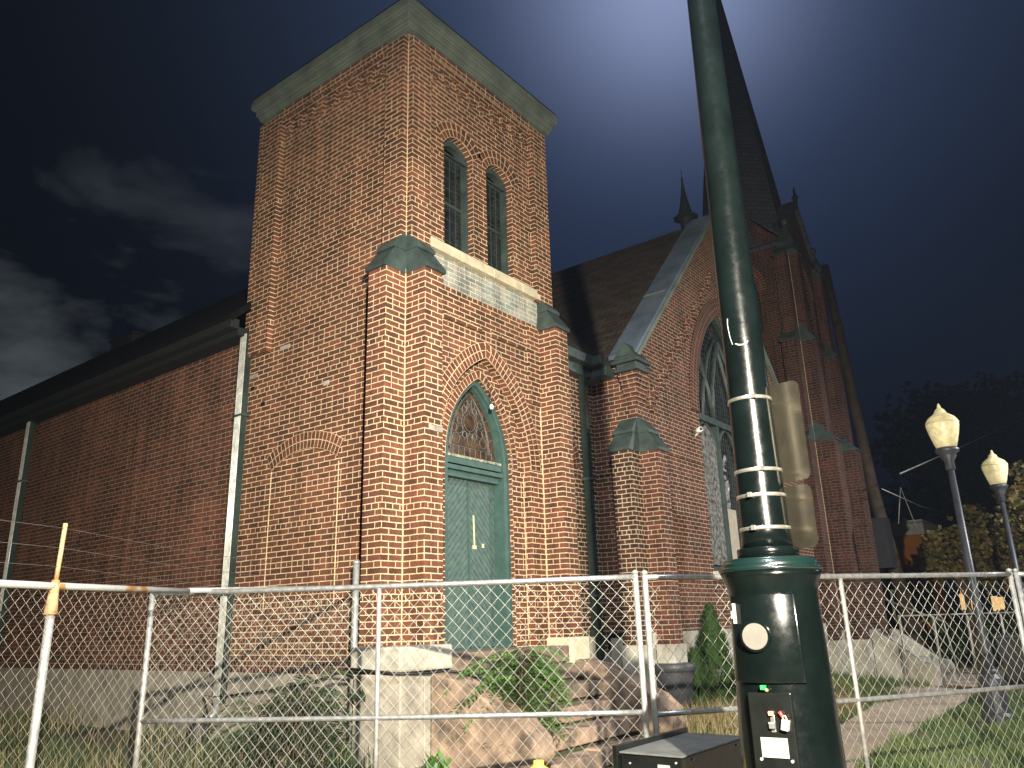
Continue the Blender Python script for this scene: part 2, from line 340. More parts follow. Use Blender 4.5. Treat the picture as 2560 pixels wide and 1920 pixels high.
def ring(mb, path, thick, org, U, V, N, proud, mi=0):
    """voussoir band following path (list of 2D points), thick outward (to the left of travel)"""
    org, U, V, N = V3(org), V3(U), V3(V), V3(N); L = 0; n = len(path)
    nr = []
    for i in range(n):
        a = V3(path[max(i-1,0)]); b = V3(path[min(i+1,n-1)]); d = (b-a).normalized(); nr.append(V3((d.y, -d.x)))
    rows = max(1, round(thick/.112)); W = lambda p, d=0: org+U*p[0]+V*p[1]+N*(proud-d)
    for i in range(n-1):
        a, b = V3(path[i]), V3(path[i+1]); l = (b-a).length; na, nb = nr[i], nr[i+1]
        q = [a, b, b+nb*thick, a+na*thick]
        P = [W(x) for x in q]; uv = [(0,L),(0,L+l),(rows*.112,L+l),(rows*.112,L)]
        if (P[1]-P[0]).cross(P[2]-P[0]).dot(N) < 0: P.reverse(); uv.reverse()
        mb.face(P, mi, uv)
        mb.face([W(q[3]),W(q[2]),W(q[2],.02+proud),W(q[3],.02+proud)], mi); mb.face([W(q[0]),W(q[1]),W(q[1],.02+proud),W(q[0],.02+proud)], mi)
        L += l
X_, Y_, Z_ = V3((1,0,0)), V3((0,1,0)), V3((0,0,1)); NX, NY = -X_, -Y_
def sstep(t): t = max(0, min(1, t)); return t*t*(3-2*t)
def gz(x, y):
    d = math.hypot(max(-x, 0, x-16), max(-y, 0)); return .10 + .27*sstep(1-d/2.9) + .02*math.sin(x*1.3)*math.cos(y*1.7)*(1 if d > 0 else 0)

# ================================================================== GROUND
g = MB(); xs = []; x = -14
while x < 26: xs.append(x); x += .4 if -7 < x < 12 else .8
ys = []; y = -12
while y < 22: ys.append(y); y += .4 if -7 < y < 6 else .8
xs = [-400,-60]+xs+[60,400]; ys = [-400,-60]+ys+[60,400]
base = len(g.v); n = len(ys)
for a in xs:
    for b in ys: g.v.append((a, b, gz(a,b) if abs(a) < 55 and abs(b) < 55 else .08))
for i in range(len(xs)-1):
    for j in range(n-1): g.f.append((i*n+j, (i+1)*n+j, (i+1)*n+j+1, i*n+j+1)); g.m.append(0); g.sm.append(True); g.uv.append([(0,0)]*4)
kind(g.build('ground', 'soil'), 'structure')
def sheet(name, poly, matn, dz, step=.45):
    """a paving sheet that follows the ground"""
    m = MB(); xs_ = [p[0] for p in poly]; 
    # strips between two edge polylines: poly given as list of (xa,ya,xb,yb)
    for (x0,a0,b0),(x1,a1,b1) in zip(poly[:-1], poly[1:]):
        nn = max(1, int((x1-x0)/step)); mmm = 6
        for i in range(nn):
            for j in range(mmm):
                def P(ii, jj):
                    t = ii/nn; xx = x0+(x1-x0)*t; lo = a0+(a1-a0)*t; hi = b0+(b1-b0)*t; yy = lo+(hi-lo)*jj/mmm
                    return (xx, yy, gz(xx,yy)+dz)
                m.face([P(i,j),P(i+1,j),P(i+1,j+1),P(i,j+1)], 0, smooth=True)
    return m.build(name, matn)
kind(sheet('sidewalk', [(2.0,-3.6,-2.2),(5.5,-3.5,-2.5),(8.5,-3.4,-2.3),(12.,-3.4,-1.9),(26.,-3.6,-1.6)], 'pavement', .012), 'structure')
kind(sheet('entrance_path', [(.35,-3.4,-2.1),(2.0,-3.6,-2.2)], 'sandstone', .016), 'structure')
kind(sheet('street_pavement', [(-12.,-11.,-4.6),(-3.4,-11,-4.5),(0,-11,-5.6),(12,-11,-5.9),(26,-11,-5.9)], 'pavement', .02, .8), 'structure')

# ================================================================== CHURCH
ch = empty('church', (3, 3, .1), 'red brick church with a square corner tower, green doors, steep roofs and a tall spire', 'church')
W3 = 3.0; ZB = 1.47; ZT = 9.30; PR = .32; BW = .30; DP = .13
# --- tower walls
t = MB()
door_o = arch_pts(1.5, .915, 3.65, 1.512, 1.15)          # outer order
HW, HZ = .29, (6.36, 7.93)
w1 = seg_pts(.99, .30, 7.94, .18, 6.36); w2 = seg_pts(1.88, .30, 7.94, .18, 6.36)
t.slab([(.0,1.15),(3.0,1.15),(3.0,ZT),(.0,ZT)], [door_o, w1, w2], (0,0,0), X_, Z_, NY, DP, 0, 0)
a2 = .67; R2 = 1.30
door_i = arch_pts(1.5, a2, 3.65, R2, 1.16)
t.slab([(.3,1.16),(2.7,1.16),(2.7,5.6),(.3,5.6)], [door_i], (0,DP+.003,0), X_, Z_, NY, .26, 0, 0)
t.slab([(.002,1.17),(3.3,1.17),(3.3,ZT),(.002,ZT)], [], (0.002,0,0), Y_, Z_, NX, .25, 0)
t.box((2.75,.13,1.15), (3.0,3.3,ZT)); t.box((.25,3.05,1.15), (2.75,3.3,ZT))
# upper corner pilasters
for (a, b) in (((-.09,.0,6.20),(.0-.001,.33,9.18)), ((-.09,2.62,5.35),(-.001,3.05,9.18)), ((0,-.09,6.20),(.34,-.001,9.18)), ((2.62,-.09,6.20),(3.0,-.001,9.18))): t.box(a, b)
t.box((3.0,.0,6.2),(3.09,.34,9.18)); t.box((3.0,2.7,5.6),(3.09,3.05,9.18))
# corbel table under the cornice
t.box((.34,-.05,8.98),(2.62,-.001,9.22)); t.box((-.05,.33,8.98),(-.001,2.62,9.22))
t.box((.34,-.085,9.10),(2.62,-.052,9.24)); t.box((-.085,.33,9.10),(-.052,2.62,9.24))
for k in range(9):
    x0 = .42+k*.252
    t.box((x0,-.05,8.84),(x0+.125,-.001,8.978)); t.box((x0+.03,-.03,8.77),(x0+.095,-.001,8.838))
    t.box((-.05,x0,8.84),(-.001,x0+.125,8.978)); t.box((-.03,x0+.03,8.77),(-.001,x0+.095,8.838))
# projecting drip courses over the doorway and the recessed panel edge
t.box((.66,-.035,5.36),(1.39,-.001,5.43)); t.box((1.61,-.035,5.36),(2.42,-.001,5.43)); t.box((2.42,-.03,4.60),(2.70,-.001,5.80)); t.box((.30,-.03,4.60),(.58,-.001,5.80))
# mortar fillets in the re-entrant corners
for (xx, yy, z0, z1) in ((0,0,1.47,5.8),(2.7,0,1.47,5.8),(2.415,DP,1.47,3.6)): t.box((xx-.009,yy-.009,z0),(xx+.001,yy-.001,z1), 1)
t.box((-.008,-.008,6.25),(0,0,9.1), 1)
tower = t.build('tower_wall', ['brick_tower','mortar'], ch)
# blind relieving arch on the left face
t = MB(); ap = seg_pts(0, .66, 3.66, .19, 0)[2:]
ring(t, ap, .22, (0,1.78,0), Y_, Z_, NX, .012)
t.box((-.006,1.10,1.9),(-.001,1.112,3.60), 1); t.box((-.006,2.44,1.9),(-.001,2.452,3.64), 1)
t.build('relieving_arch', ['brick_rowlock','mortar'], ch)
# door and window arch rings
t = MB(); ring(t, arch_pts(1.5,.915,3.65,1.512,0,18)[2:], .224, (0,0,0), X_, Z_, NY, .010); t.build('door_arch', ['brick_rowlock'], ch)
t = MB(); ring(t, arch_pts(1.5,.67,3.65,1.30,0,18)[2:], .112, (0,DP,0), X_, Z_, NY, .008); t.build('inner_door_arch', ['brick_rowlock'], ch)
for cx in (.99, 1.88):
    t = MB(); ring(t, seg_pts(cx, .30, 7.94, .18, 0, 12)[2:], .224, (0,0,0), X_, Z_, NY, .012); t.build('window_arch', ['brick_rowlock'], ch)
# --- lower buttresses with green caps
def buttress(name, x0, x1, y0, y1, z0, z1, matn, par, axis, capm='green_trim', caph=.50, flush=False):
    """brick buttress projecting along axis, with a two-stage sloping sheet-metal cap; flush = the low side meets its corner twin"""
    b = MB(); b.box((x0,y0,z0),(x1,y1,z1)); o = b.build(name, [matn], par)
    e = .035; c = MB()
    # local frame: a = outward depth (0 at wall .. D), s = across (0..Wd)
    if axis == '-x': P = lambda a_, s_, z: (x1-a_, y0+s_, z); Dp, Wd = x1-x0+e, y1-y0
    else: P = lambda a_, s_, z: (x0+s_, y1-a_, z); Dp, Wd = y1-y0+e, x1-x0
    lo = -.006 if flush else -e; hi = Wd+e
    def stage(a0, a1, l0, l1, h0, h1, za, zb):
        q = [(l0,h0,a0,za),(l0,h0,a0,za+.05),(l1,h1,a1,zb)]
        lower = [P(a0,l0,za),P(0,l0,za),P(0,h0,za),P(a0,h0,za)]; mid = [P(a0,l0,za+.05),P(0,l0,za+.05),P(0,h0,za+.05),P(a0,h0,za+.05)]
        top = [P(a1,l1,zb),P(0,l1,zb),P(0,h1,zb),P(a1,h1,zb)]
        c.hexa(lower+mid); c.hexa(mid+top)
    m0 = .5; ins = Wd*.26
    stage(Dp, Dp*.50, lo, lo if flush else lo+ins*.5, hi, hi-ins*.5, z1-.06, z1+caph*.48)
    stage(Dp*.58, .012, lo if flush else lo+ins*.42, 0 if flush else lo+ins, hi-ins*.42, hi-ins, z1+caph*.47, z1+caph)
    c.build('buttress_cap', capm, o)
    return o
buttress('buttress', -PR, -.001, .0, BW, ZB, 5.80, 'brick_tower', ch, '-x', flush=True)
buttress('buttress', 0, BW, -PR, -.001, ZB, 5.80, 'brick_tower', ch, '-y', flush=True)
buttress('buttress', 2.70, 3.0, -PR, -.001, ZB, 5.80, 'brick_tower', ch, '-y')
buttress('buttress', 3.001, 3.001+PR, .0, BW, ZB, 5.80, 'brick_tower', ch, '-x')
for (a, b) in (((.19,-PR-.004,3.762),(.30,-PR-.001,3.822)),((.07,-PR-.004,3.762),(.18,-PR-.001,3.822)),((-.004,2.2,5.32),(-.001,2.42,5.38)),((-.004,2.9,5.05),(-.001,3.1,5.11)),((-.004,1.35,4.62),(-.001,1.46,4.68))): k = MB(); k.box(a, b); k.build('repair_brick', 'concrete_pale', ch)
for (a, b) in (((-.003,2.96,4.87),(-.001,3.04,4.93)),((-.003,2.70,4.60),(-.001,2.78,4.66))): k = MB(); k.box(a, b); k.build('hole_shade', 'hose_black', ch)  # flat black patches stand in for the shade inside small holes
# --- cornice and flat roof
c = MB()
for (p, z0, z1) in ((.112,9.262,9.30),(.125,9.301,9.345),(.155,9.346,9.44),(.185,9.441,9.465),(.215,9.466,9.58),(.195,9.581,9.655)):
    c.box((-p,-p,z0),(3.0+p,3.05+p,z1))
c.build('cornice', 'cornice_paint', ch, bevel=.012)
c = MB(); r0, r1 = .20, -.9
c.hexa([(-r0,-r0,9.661),(3+r0,-r0,9.661),(3+r0,3.05+r0,9.661),(-r0,3.05+r0,9.661),(1.2,1.2,9.95),(1.8,1.2,9.95),(1.8,1.8,9.95),(1.2,1.8,9.95)]); c.build('tower_roof', 'shingles_dark', ch)
# --- stone sill band and painted brick apron
c = MB()
for (a, b) in ((.345,.93),(.935,1.60),(1.605,2.25),(2.255,2.62)): c.box((a,-.095,6.215),(b,.05,6.355))
c.box((2.622,-.093,6.215),(2.70,-.001,6.30)); c.build('stone_sill', 'limestone', ch, bevel=.008)
c = MB(); c.box((.302,-.012,5.82),(2.698,-.001,6.212)); c.build('painted_panel', 'painted_brick', ch)
# --- tower windows
for cx in (.99, 1.88):
    f = MB(); o_ = seg_pts(cx, .298, 7.935, .18, 6.362); i_ = seg_pts(cx, .265, 7.88, .15, 6.40)
    f.slab(o_, [i_], (0,.10,0), X_, Z_, NY, .10)
    f.slab([(cx-.263,6.402),(cx+.263,6.402),(cx+.263,7.93),(cx-.263,7.93)], [[(cx-.237,6.44),(cx+.237,6.44),(cx+.237,7.13),(cx-.237,7.13)],[(cx-.237,7.17),(cx+.237,7.17),(cx+.237,7.86),(cx-.237,7.86)]], (0,.155,0), X_, Z_, NY, .04)
    f.box((cx-.298,.085,7.85),(cx+.298,.098,7.875))
    fr = f.build('tower_window', 'green_trim', ch)
    p = MB(); p.box((cx-.25,.18,6.42),(cx+.25,.19,7.90)); p.build('window_glass', 'glass_dark', fr)
    l = MB()
    for k in (-.12,0,.12): l.box((cx+k-.0025,.170,6.44),(cx+k+.0025,.178,7.86))
    for k in range(1,9): z = 6.44+k*.16; l.box((cx-.237,.169,z-.0025),(cx+.237,.177,z+.0025))
    l.build('leading', 'lead_dark', fr)
# --- entrance door
dr = MB(); ofr = arch_pts(1.5, .668, 3.65, 1.295, 1.37, 18); ifr = arch_pts(1.5, .555, 3.72, 1.16, 1.38, 18)
dr.slab(ofr, [ifr], (0,.19,0), X_, Z_, NY, .20)
ofr2 = arch_pts(1.5, .60, 3.66, 1.22, 1.372, 18); dr.slab(ofr2, [arch_pts(1.5,.53,3.73,1.13,1.382,18)], (0,.25,0), X_, Z_, NY, .10)
dr.box((.955,.215,3.60),(2.045,.36,3.68)); dr.box((.95,.195,3.52),(2.05,.36,3.575)); dr.box((.97,.25,3.44),(2.03,.36,3.518))
door = dr.build('door_frame', 'green_paint', ch, bevel=.006)
k = MB(); k.box((.965,.205,3.682),(2.035,.30,3.715)); k.build('transom_sill', 'peeling_paint', door)
def leaf(x0, x1, sgn):
    d = MB(); z0, z1 = 1.385, 3.44; d.box((x0,.354,z0),(x1,.40,z1), 1); w_ = x1-x0; y0 = .345  # near-black backing puts shade into the grooves between the green boards
    # diagonal chevron boards clipped to the leaf
    st = .092; sl = 1.05
    kk = -8
    while kk < 40:
        b0 = z0-.9+kk*st; b1 = b0+st-.011; kk += 1
        P = []
        for (xx, bb) in ((x0,b0),(x1,b0),(x1,b1),(x0,b1)):
            f_ = (xx-x0) if sgn > 0 else (x1-xx); P.append((xx, bb+f_*sl))
        poly = P
        def clip(poly, zc, keep_above):
            outp = []
            for i in range(len(poly)):
                a, b = poly[i], poly[(i+1) % len(poly)]
                ia = (a[1] >= zc) == keep_above; ib = (b[1] >= zc) == keep_above
                if ia: outp.append(a)
                if ia != ib: tt = (zc-a[1])/(b[1]-a[1]); outp.append((a[0]+(b[0]-a[0])*tt, zc))
            return outp
        poly = clip(poly, z0, True)
        if len(poly) > 2: poly = clip(poly, z1, False)
        if len(poly) < 3: continue
        F = [(q[0], y0, q[1]) for q in poly]; d.face(F)
        for i in range(len(F)):
            a, b = F[i], F[(i+1) % len(F)]; d.face([a,(a[0],.352,a[2]),(b[0],.352,b[2]),b])
    return d.build('door_leaf', ['green_wood','box_dark'], door)
leaf(.975, 1.496, 1); leaf(1.504, 2.025, -1)
k = MB(); k.box((1.485,.330,1.39),(1.515,.344,3.43)); k.build('door_astragal', 'green_paint', door)
k = MB(); k.hexa([(1.60,.340,2.62),(1.625,.340,2.60),(1.62,.343,2.60),(1.60,.343,2.62),(1.585,.340,3.0),(1.612,.340,3.0),(1.612,.343,3.0),(1.585,.343,3.0)])
k.box((1.575,.339,2.575),(1.65,.3435,2.62)); k.build('tape_strip', 'cream_paint', door)
k = MB(); k.box((1.76,.338,2.60),(1.80,.343,2.65)); k.build('tape_scrap', 'cream_paint', door)
# stained-glass fanlight
k = MB(); gp = arch_pts(1.5, .55, 3.72, 1.155, 3.70, 18); k.slab(gp, [], (0,.31,0), X_, Z_, NY, .01); glass = k.build('fanlight_glass', 'glass_brown', ch)
l = MB(); yy = .303
def LT(pts, r=.0048): l.tube([(p[0], yy, p[1]) for p in pts], r, 4, cap=False)
def circ(cx, cz, r, a0=0, a1=360, rx=None, n=18): return [(cx+(rx or r)*math.cos(R(a0+(a1-a0)*i/n)), cz+r*math.sin(R(a0+(a1-a0)*i/n))) for i in range(n+1)]
CX, CZ = 1.5, 4.20
inner = arch_pts(CX, .40, 3.80, 1.02, 3.86, 14); inn = inner[2:]
LT([(CX-.40,3.86)]+[(CX+.40,3.86)]+inn+[(CX-.40,3.86)], .006); LT([(p[0], p[1]-.012) for p in arch_pts(CX,.375,3.83,.99,3.88,12)[2:]])
LT(circ(CX,CZ,.115)); LT(circ(CX,CZ,.155))
for k_ in range(6):
    a = R(90+60*k_); px, pz = CX+.235*math.cos(a), CZ+.235*math.sin(a)
    if abs(px-CX) > .3: continue
    LT([(px+.075*math.cos(b)*math.cos(a)-.048*math.sin(b)*math.sin(a), pz+.075*math.cos(b)*math.sin(a)+.048*math.sin(b)*math.cos(a)) for b in [R(i*24) for i in range(16)]])
    for s_ in (-1,1):
        qx, qz = CX+.20*math.cos(a+s_*.5), CZ+.20*math.sin(a+s_*.5); LT(circ(qx,qz,.045,0,360,n=12))
    LT([(CX+.155*math.cos(a),CZ+.155*math.sin(a)),(CX+.115*math.cos(a),CZ+.115*math.sin(a))])
for sx in (-1,1):
    LT(circ(CX+sx*.27,3.96,.07,n=14)); LT(circ(CX+sx*.30,4.10,.055,n=14)); LT(circ(CX+sx*.15,3.95,.055,0,180)); LT([(CX+sx*.40,3.86),(CX+sx*.53,3.72)])
    for i in range(1,8):
        p = inn[i*2-1] if i*2-1 < 14 else inn[13]
        if sx < 0: p = (2*CX-p[0], p[1])
        LT([p,(p[0]+sx*.075, p[1]+.045)])
LT(circ(CX,4.50,.05)); LT(circ(CX-.06,4.44,.05,n=12)); LT(circ(CX+.06,4.44,.05,n=12))
for i in range(-4,5): LT([(CX+i*.11,3.73),(CX+i*.11,3.86)])
LT([(CX-.53,3.735),(CX+.53,3.735)])
l.build('fanlight_leading', 'lead', glass)
k = MB(); k.tube([(1.56,.05,4.78),(1.60,.02,4.6),(1.62,.02,4.42)], .006, 5, 0); k.lathe([(.018,0),(.026,.02),(.026,.05),(.012,.07)], (1.62,.02,4.36), 10, 1); k.build('hanging_bulb', ['hose_black','white_plastic'], ch)
# --- plinth and stone base
c = MB(); c.box((-.40,-.40,1.222),(.37,.34,1.468)); c.build('plinth', 'concrete_pale', ch, bevel=.025)
c = MB(); c.box((2.64,-.40,1.10),(3.05,.02,1.468)); c.box((3.052,-.06,1.0),(3.5,.1,1.45)); c.build('plinth', 'limestone', ch, bevel=.02)
c = MB(); c.box((-.385,-.385,.1),(-.05,.30,1.20)); c.box((-.045,-.38,.1),(.40,-.05,1.20)); c.build('base_wall', 'concrete', ch, bevel=.012)
c = MB(); c.box((-.03,.30,.0),(.2,20,1.165)); c.build('foundation', 'concrete', ch)
# --- left nave wall
c = MB(); c.slab([(3.3,1.17),(20,1.17),(20,5.75),(3.3,5.75)], [], (.03,0,0), Y_, Z_, NX, .25); c.build('nave_wall', 'brick_nave', ch)
c = MB()
c.face([(.0,0.34,1.10),(.0,0.34,1.17),(.0,19,1.17),(.0,19,1.10)])
c = MB(); c.box((-.012,.36,1.165),(.05,19,1.30)); me_ = c.build('soldier_course', 'brick_rowlock_dull', ch)
for lo in me_.data.uv_layers[0].data: lo.uv = (lo.uv[1]*.8+.01, lo.uv[0])
c = MB(); c.box((-.22,3.12,5.68),(.05,20,5.80)); c.box((-.36,3.10,5.76),(-.221,20.1,5.90)); c.build('eave_gutter', 'fascia_dark', ch, bevel=.01)
def roof(name, pts, matn, th=.08):
    a, b, c_, d = [V3(p) for p in pts]; n_ = (b-a).cross(d-a).normalized(); u = (b-a).normalized(); v_ = n_.cross(u)
    m = MB(); T = [a,b,c_,d]; Bq = [p-n_*th for p in T]
    m.face(T, 0, [((p-a).dot(u), (p-a).dot(v_)) for p in T]); m.face(list(reversed(Bq)))
    for i in range(4): j = (i+1) % 4; m.face([T[i],Bq[i],Bq[j],T[j]])
    return m.build(name, matn, ch)
roof('nave_roof', [(-.40,20.2,5.92),(-.40,3.06,5.92),(2.3,3.06,8.35),(2.3,20.2,8.35)], 'shingles_dark')
roof('nave_roof', [(2.3,20.2,8.35),(2.3,3.31,8.35),(5.0,3.31,5.92),(5.0,20.2,5.92)], 'shingles_dark')
c = MB(); c.box((2.05,11.0,7.9),(2.5,12.0,8.34)); c.box((2.0,10.95,8.341),(2.55,12.05,8.38)); c.build('roof_vent', 'fascia_dark', ch)
# --- recess wall between tower and gable wing
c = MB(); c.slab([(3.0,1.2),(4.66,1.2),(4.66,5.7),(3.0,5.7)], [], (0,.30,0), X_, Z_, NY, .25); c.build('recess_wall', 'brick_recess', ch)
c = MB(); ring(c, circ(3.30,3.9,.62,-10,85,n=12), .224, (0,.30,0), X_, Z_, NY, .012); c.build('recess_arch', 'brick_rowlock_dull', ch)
c = MB(); c.box((3.0,.20,.1),(4.66,.5,1.2)); c.box((3.3,.10,.1),(4.0,.5,1.44)); c.build('foundation', 'concrete', ch, bevel=.02)
c = MB(); c.box((3.0,.275,3.88),(4.62,.299,3.95)); c.build('string_course', 'brick_recess', ch)
# --- gable wing
GX, GY, GA = 4.63, -.5, 8.5; SL = 1.06; GE = 5.62
hw = GA-GX
apexz = GE+hw*SL
wa, wzs, wR = 1.50, 5.25, 2.72
win = arch_pts(GA, wa, wzs, wR, 2.42, 16)
c = MB(); c.slab([(GX,1.47),(GA+hw+.6,1.47),(GA+hw+.6,GE),(GA+hw,GE),(GA,apexz),(GX,GE)], [win], (0,GY,0), X_, Z_, NY, .30)
c.slab([(GY+.003,1.47),(.32,1.47),(.32,GE),(GY+.003,GE)], [], (GX+.002,0,0), Y_, Z_, NX, .28)
c.box((GX+.3,GY-.022,4.26),(GA-wa-.05,GY-.001,4.33)); c.box((GX-.022,GY+.3,3.88),(GX,.28,3.95)); c.box((GX+.3,GY-.03,1.475),(GA-1.6,GY-.001,1.54))
# corbels stepping up below the rake
for i in range(9):
    px = GX+.42+i*.42; pz = GE-.42+i*.42*SL
    if px > GA-.2: break
    c.box((px,GY-.06,pz-.20),(px+.15,GY-.001,pz)); c.box((px+.03,GY-.035,pz-.29),(px+.12,GY-.001,pz-.202)); c.box((px+.15,GY-.058,pz-.02),(px+.30,GY-.001,pz+.14))
c.build('gable_wall', 'brick_gable', ch)
c = MB(); c.box((GX-.04,GY-.05,.1),(GA+hw+.6,GY+.25,1.468)); c.box((GX-.05,GY,.1),(GX+.2,.2,1.40)); c.build('foundation', 'concrete_pale', ch)
c = MB(); ring(c, arch_pts(GA, wa, wzs, wR, 0, 18)[2:], .336, (0,GY,0), X_, Z_, NY, .03); c.build('gable_window_arch', 'brick_rowlock_dull', ch)
# gable window: frame, mullions, tracery
f = MB(); iw = arch_pts(GA, wa-.11, wzs, wR-.11, 2.52, 16)
f.slab(arch_pts(GA, wa-.002, wzs, wR, 2.425, 16), [iw], (0,GY+.10,0), X_, Z_, NY, .14)
f.box((GA-wa+.1,GY+.06,5.18),(GA+wa-.1,GY+.22,5.30)); f.box((GA-.55,GY+.08,2.5),(GA-.45,GY+.20,5.2)); f.box((GA+.45,GY+.08,2.5),(GA+.55,GY+.20,5.2))
def tr(pts, r=.045): f.tube([(p[0], GY+.15, p[1]) for p in pts], r, 6)
for cxx in (-1.0,0,1.0):
    q = arch_pts(GA+cxx, .44, 4.62, .60, 4.6, 8)[2:]; tr(q, .04)
for s_ in (-1,1):
    tr([(GA+s_*.5,5.25),(GA+s_*.62,5.9),(GA+s_*.92,6.55)], .045); tr([(GA+s_*.5,5.25),(GA+s_*.40,6.0),(GA+s_*.12,6.7),(GA,7.0)], .045)
    tr([(GA+s_*1.0,5.25),(GA+s_*.85,5.9),(GA+s_*.5,6.6),(GA+s_*.1,7.1)], .04)
gw = f.build('gable_window', 'green_trim', ch)
k = MB(); k.slab(arch_pts(GA, wa-.1, wzs, wR-.1, 2.5, 16), [], (0,GY+.20,0), X_, Z_, NY, .01); k.build('window_glass', 'glass_dark', gw)
k = MB()
for i in range(-14,15): k.box((GA+i*.1-.003,GY+.190,2.55),(GA+i*.1+.003,GY+.196,min(7.4,5.4+2.0*(1-abs(i)/15.))))
for j in range(0,44): zq = 2.6+j*.11; wq = 1.36 if zq < 5.3 else max(.1, 1.36*(1-((zq-5.3)/2.2)**1.7)); k.box((GA-wq,GY+.189,zq-.003),(GA+wq,GY+.195,zq+.003))
k.build('leading', 'lead_dark', gw)
k = MB()
k.slab(arch_pts(GA-.98, .40, 4.6, .56, 2.55, 8), [], (0,GY+.13,0), X_, Z_, NY, .006)
k.build('plastic_glazing', 'plastic_sheet', gw)
k = MB(); k.box((GA-.44,GY+.12,2.62),(GA+.05,GY+.14,3.62)); k.build('plywood_board', 'plywood', gw)
k = MB()
rs = random.Random(3)
for i in range(46):
    px = GA-.30+rs.uniform(-.13,.13); pz = rs.uniform(3.62,4.62); s_ = rs.uniform(.02,.06)
    k.face([(px-s_,GY+.13,pz-s_),(px+s_,GY+.115+rs.uniform(-.01,.01),pz-s_*.6),(px+s_*.5,GY+.12,pz+s_*1.6),(px-s_*.8,GY+.13,pz+s_)])
k.build('broken_glazing', 'plastic_sheet', gw)
k = MB(); k.box((GA-wa-.08,GY-.10,2.28),(GA+wa+.08,GY+.1,2.418)); k.build('gable_sill', 'limestone', ch, bevel=.01)
# roofs of the wing, metal coping along the rake
e = .32; zE = GE-.02-e*SL+.12
roof('wing_roof', [(GX-e,9.5,GE+.10-e*SL),(GX-e,GY+.42,GE+.10-e*SL),(GA,GY+.42,apexz+.10),(GA,9.5,apexz+.10)], 'shingles')
roof('wing_roof', [(GA,9.5,apexz+.10),(GA,GY+.42,apexz+.10),(GA+hw+e,GY+.42,GE+.10-e*SL),(GA+hw+e,9.5,GE+.10-e*SL)], 'shingles')
roof('recess_roof', [(3.10,.06,5.79),(GX-e+.1,.06,5.79),(GX+3,2.6,8.2),(3.10,2.6,8.2)], 'shingles')
c = MB()
for s_ in (-1,1):
    x0, x1 = GA+s_*(hw+.0), GA
    P = [(x0,GY-.07,GE+.14),(x0,GY+.45,GE+.14),(x1,GY+.45,apexz+.14),(x1,GY-.07,apexz+.14)]
    c.hexa([P[0],P[1],P[2],P[3]]+[(p[0],p[1],p[2]+.08) for p in P])
c.build('rake_coping', 'flashing', ch, bevel=.01)
c = MB()
for s_ in (-1,1):
    x0, x1 = GA+s_*(hw+.0), GA
    P = [(x0,GY-.09,GE+.04),(x0,GY-.001,GE+.04),(x1,GY-.001,apexz+.04),(x1,GY-.09,apexz+.04)]
    c.hexa([P[0],P[1],P[2],P[3]]+[(p[0],p[1],p[2]+.098) for p in P])
c.build('rake_board', 'cornice_paint', ch)
k = MB(); k.box((6.05,GY-.02,GE+.235+(6.05-GX)*SL),(6.12,GY+.44,GE+.262+(6.05-GX)*SL)); k.build('coping_clip', 'galvanised', ch)
# kneeler: corbelled brick, cap box and little gablet
c = MB()
for i in range(7):
    o_ = .01+.019*i; z0 = 4.98+i*.0685; c.box((GX-o_,GY-o_,z0),(GX+.30,GY+.16+o_*.5,z0+.066))
c.build('kneeler', 'brick_gable', ch)
c = MB(); c.box((GX-.19,GY-.17,5.462),(GX+.24,GY+.24,5.52)); c.box((GX-.16,GY-.14,5.522),(GX+.20,GY+.22,5.60)); c.box((GX-.21,GY-.19,5.602),(GX+.26,GY+.28,5.66))
yA, yB = GY-.17, GY+.26
c.hexa([(GX-.20,yA,5.662),(GX+.24,yA,5.662),(GX+.24,yB,5.662),(GX-.20,yB,5.662),(GX-.20,(yA+yB)/2-.01,5.95),(GX+.24,(yA+yB)/2-.01,5.95),(GX+.24,(yA+yB)/2+.01,5.95),(GX-.20,(yA+yB)/2+.01,5.95)])
c.hexa([(GX-.235,yA+.10,5.70),(GX-.21,yA+.10,5.70),(GX-.21,yB-.10,5.70),(GX-.235,yB-.10,5.70),(GX-.235,(yA+yB)/2-.01,5.86),(GX-.21,(yA+yB)/2-.01,5.86),(GX-.21,(yA+yB)/2+.01,5.86),(GX-.235,(yA+yB)/2+.01,5.86)])
c.build('kneeler_cap', 'green_trim', ch, bevel=.008)
# gable buttresses
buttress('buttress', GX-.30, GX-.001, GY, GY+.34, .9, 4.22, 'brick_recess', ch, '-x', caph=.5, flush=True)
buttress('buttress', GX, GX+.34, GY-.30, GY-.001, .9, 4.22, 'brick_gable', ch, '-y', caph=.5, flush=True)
c = MB(); c.box((GX-.33,GY-.04,.1),(GX-.04,GY+.37,1.30)); c.box((GX-.04,GY-.33,.1),(GX+.37,GY-.04,1.30)); c.build('buttress_base', 'concrete_pale', ch, bevel=.015)
# gutters of the recess and wing side
c = MB(); c.box((3.0,.0,5.60),(GX-.25,.14,5.76)); c.box((GX-.42,GY+.35,5.60),(GX-.27,.14,5.758)); c.box((3.0,.14,5.44),(GX-.1,.30,5.62)); c.box((GX-.27,GY+.35,5.44),(GX-.002,.14,5.60)); c.build('eave_gutter', 'green_trim', ch, bevel=.012)
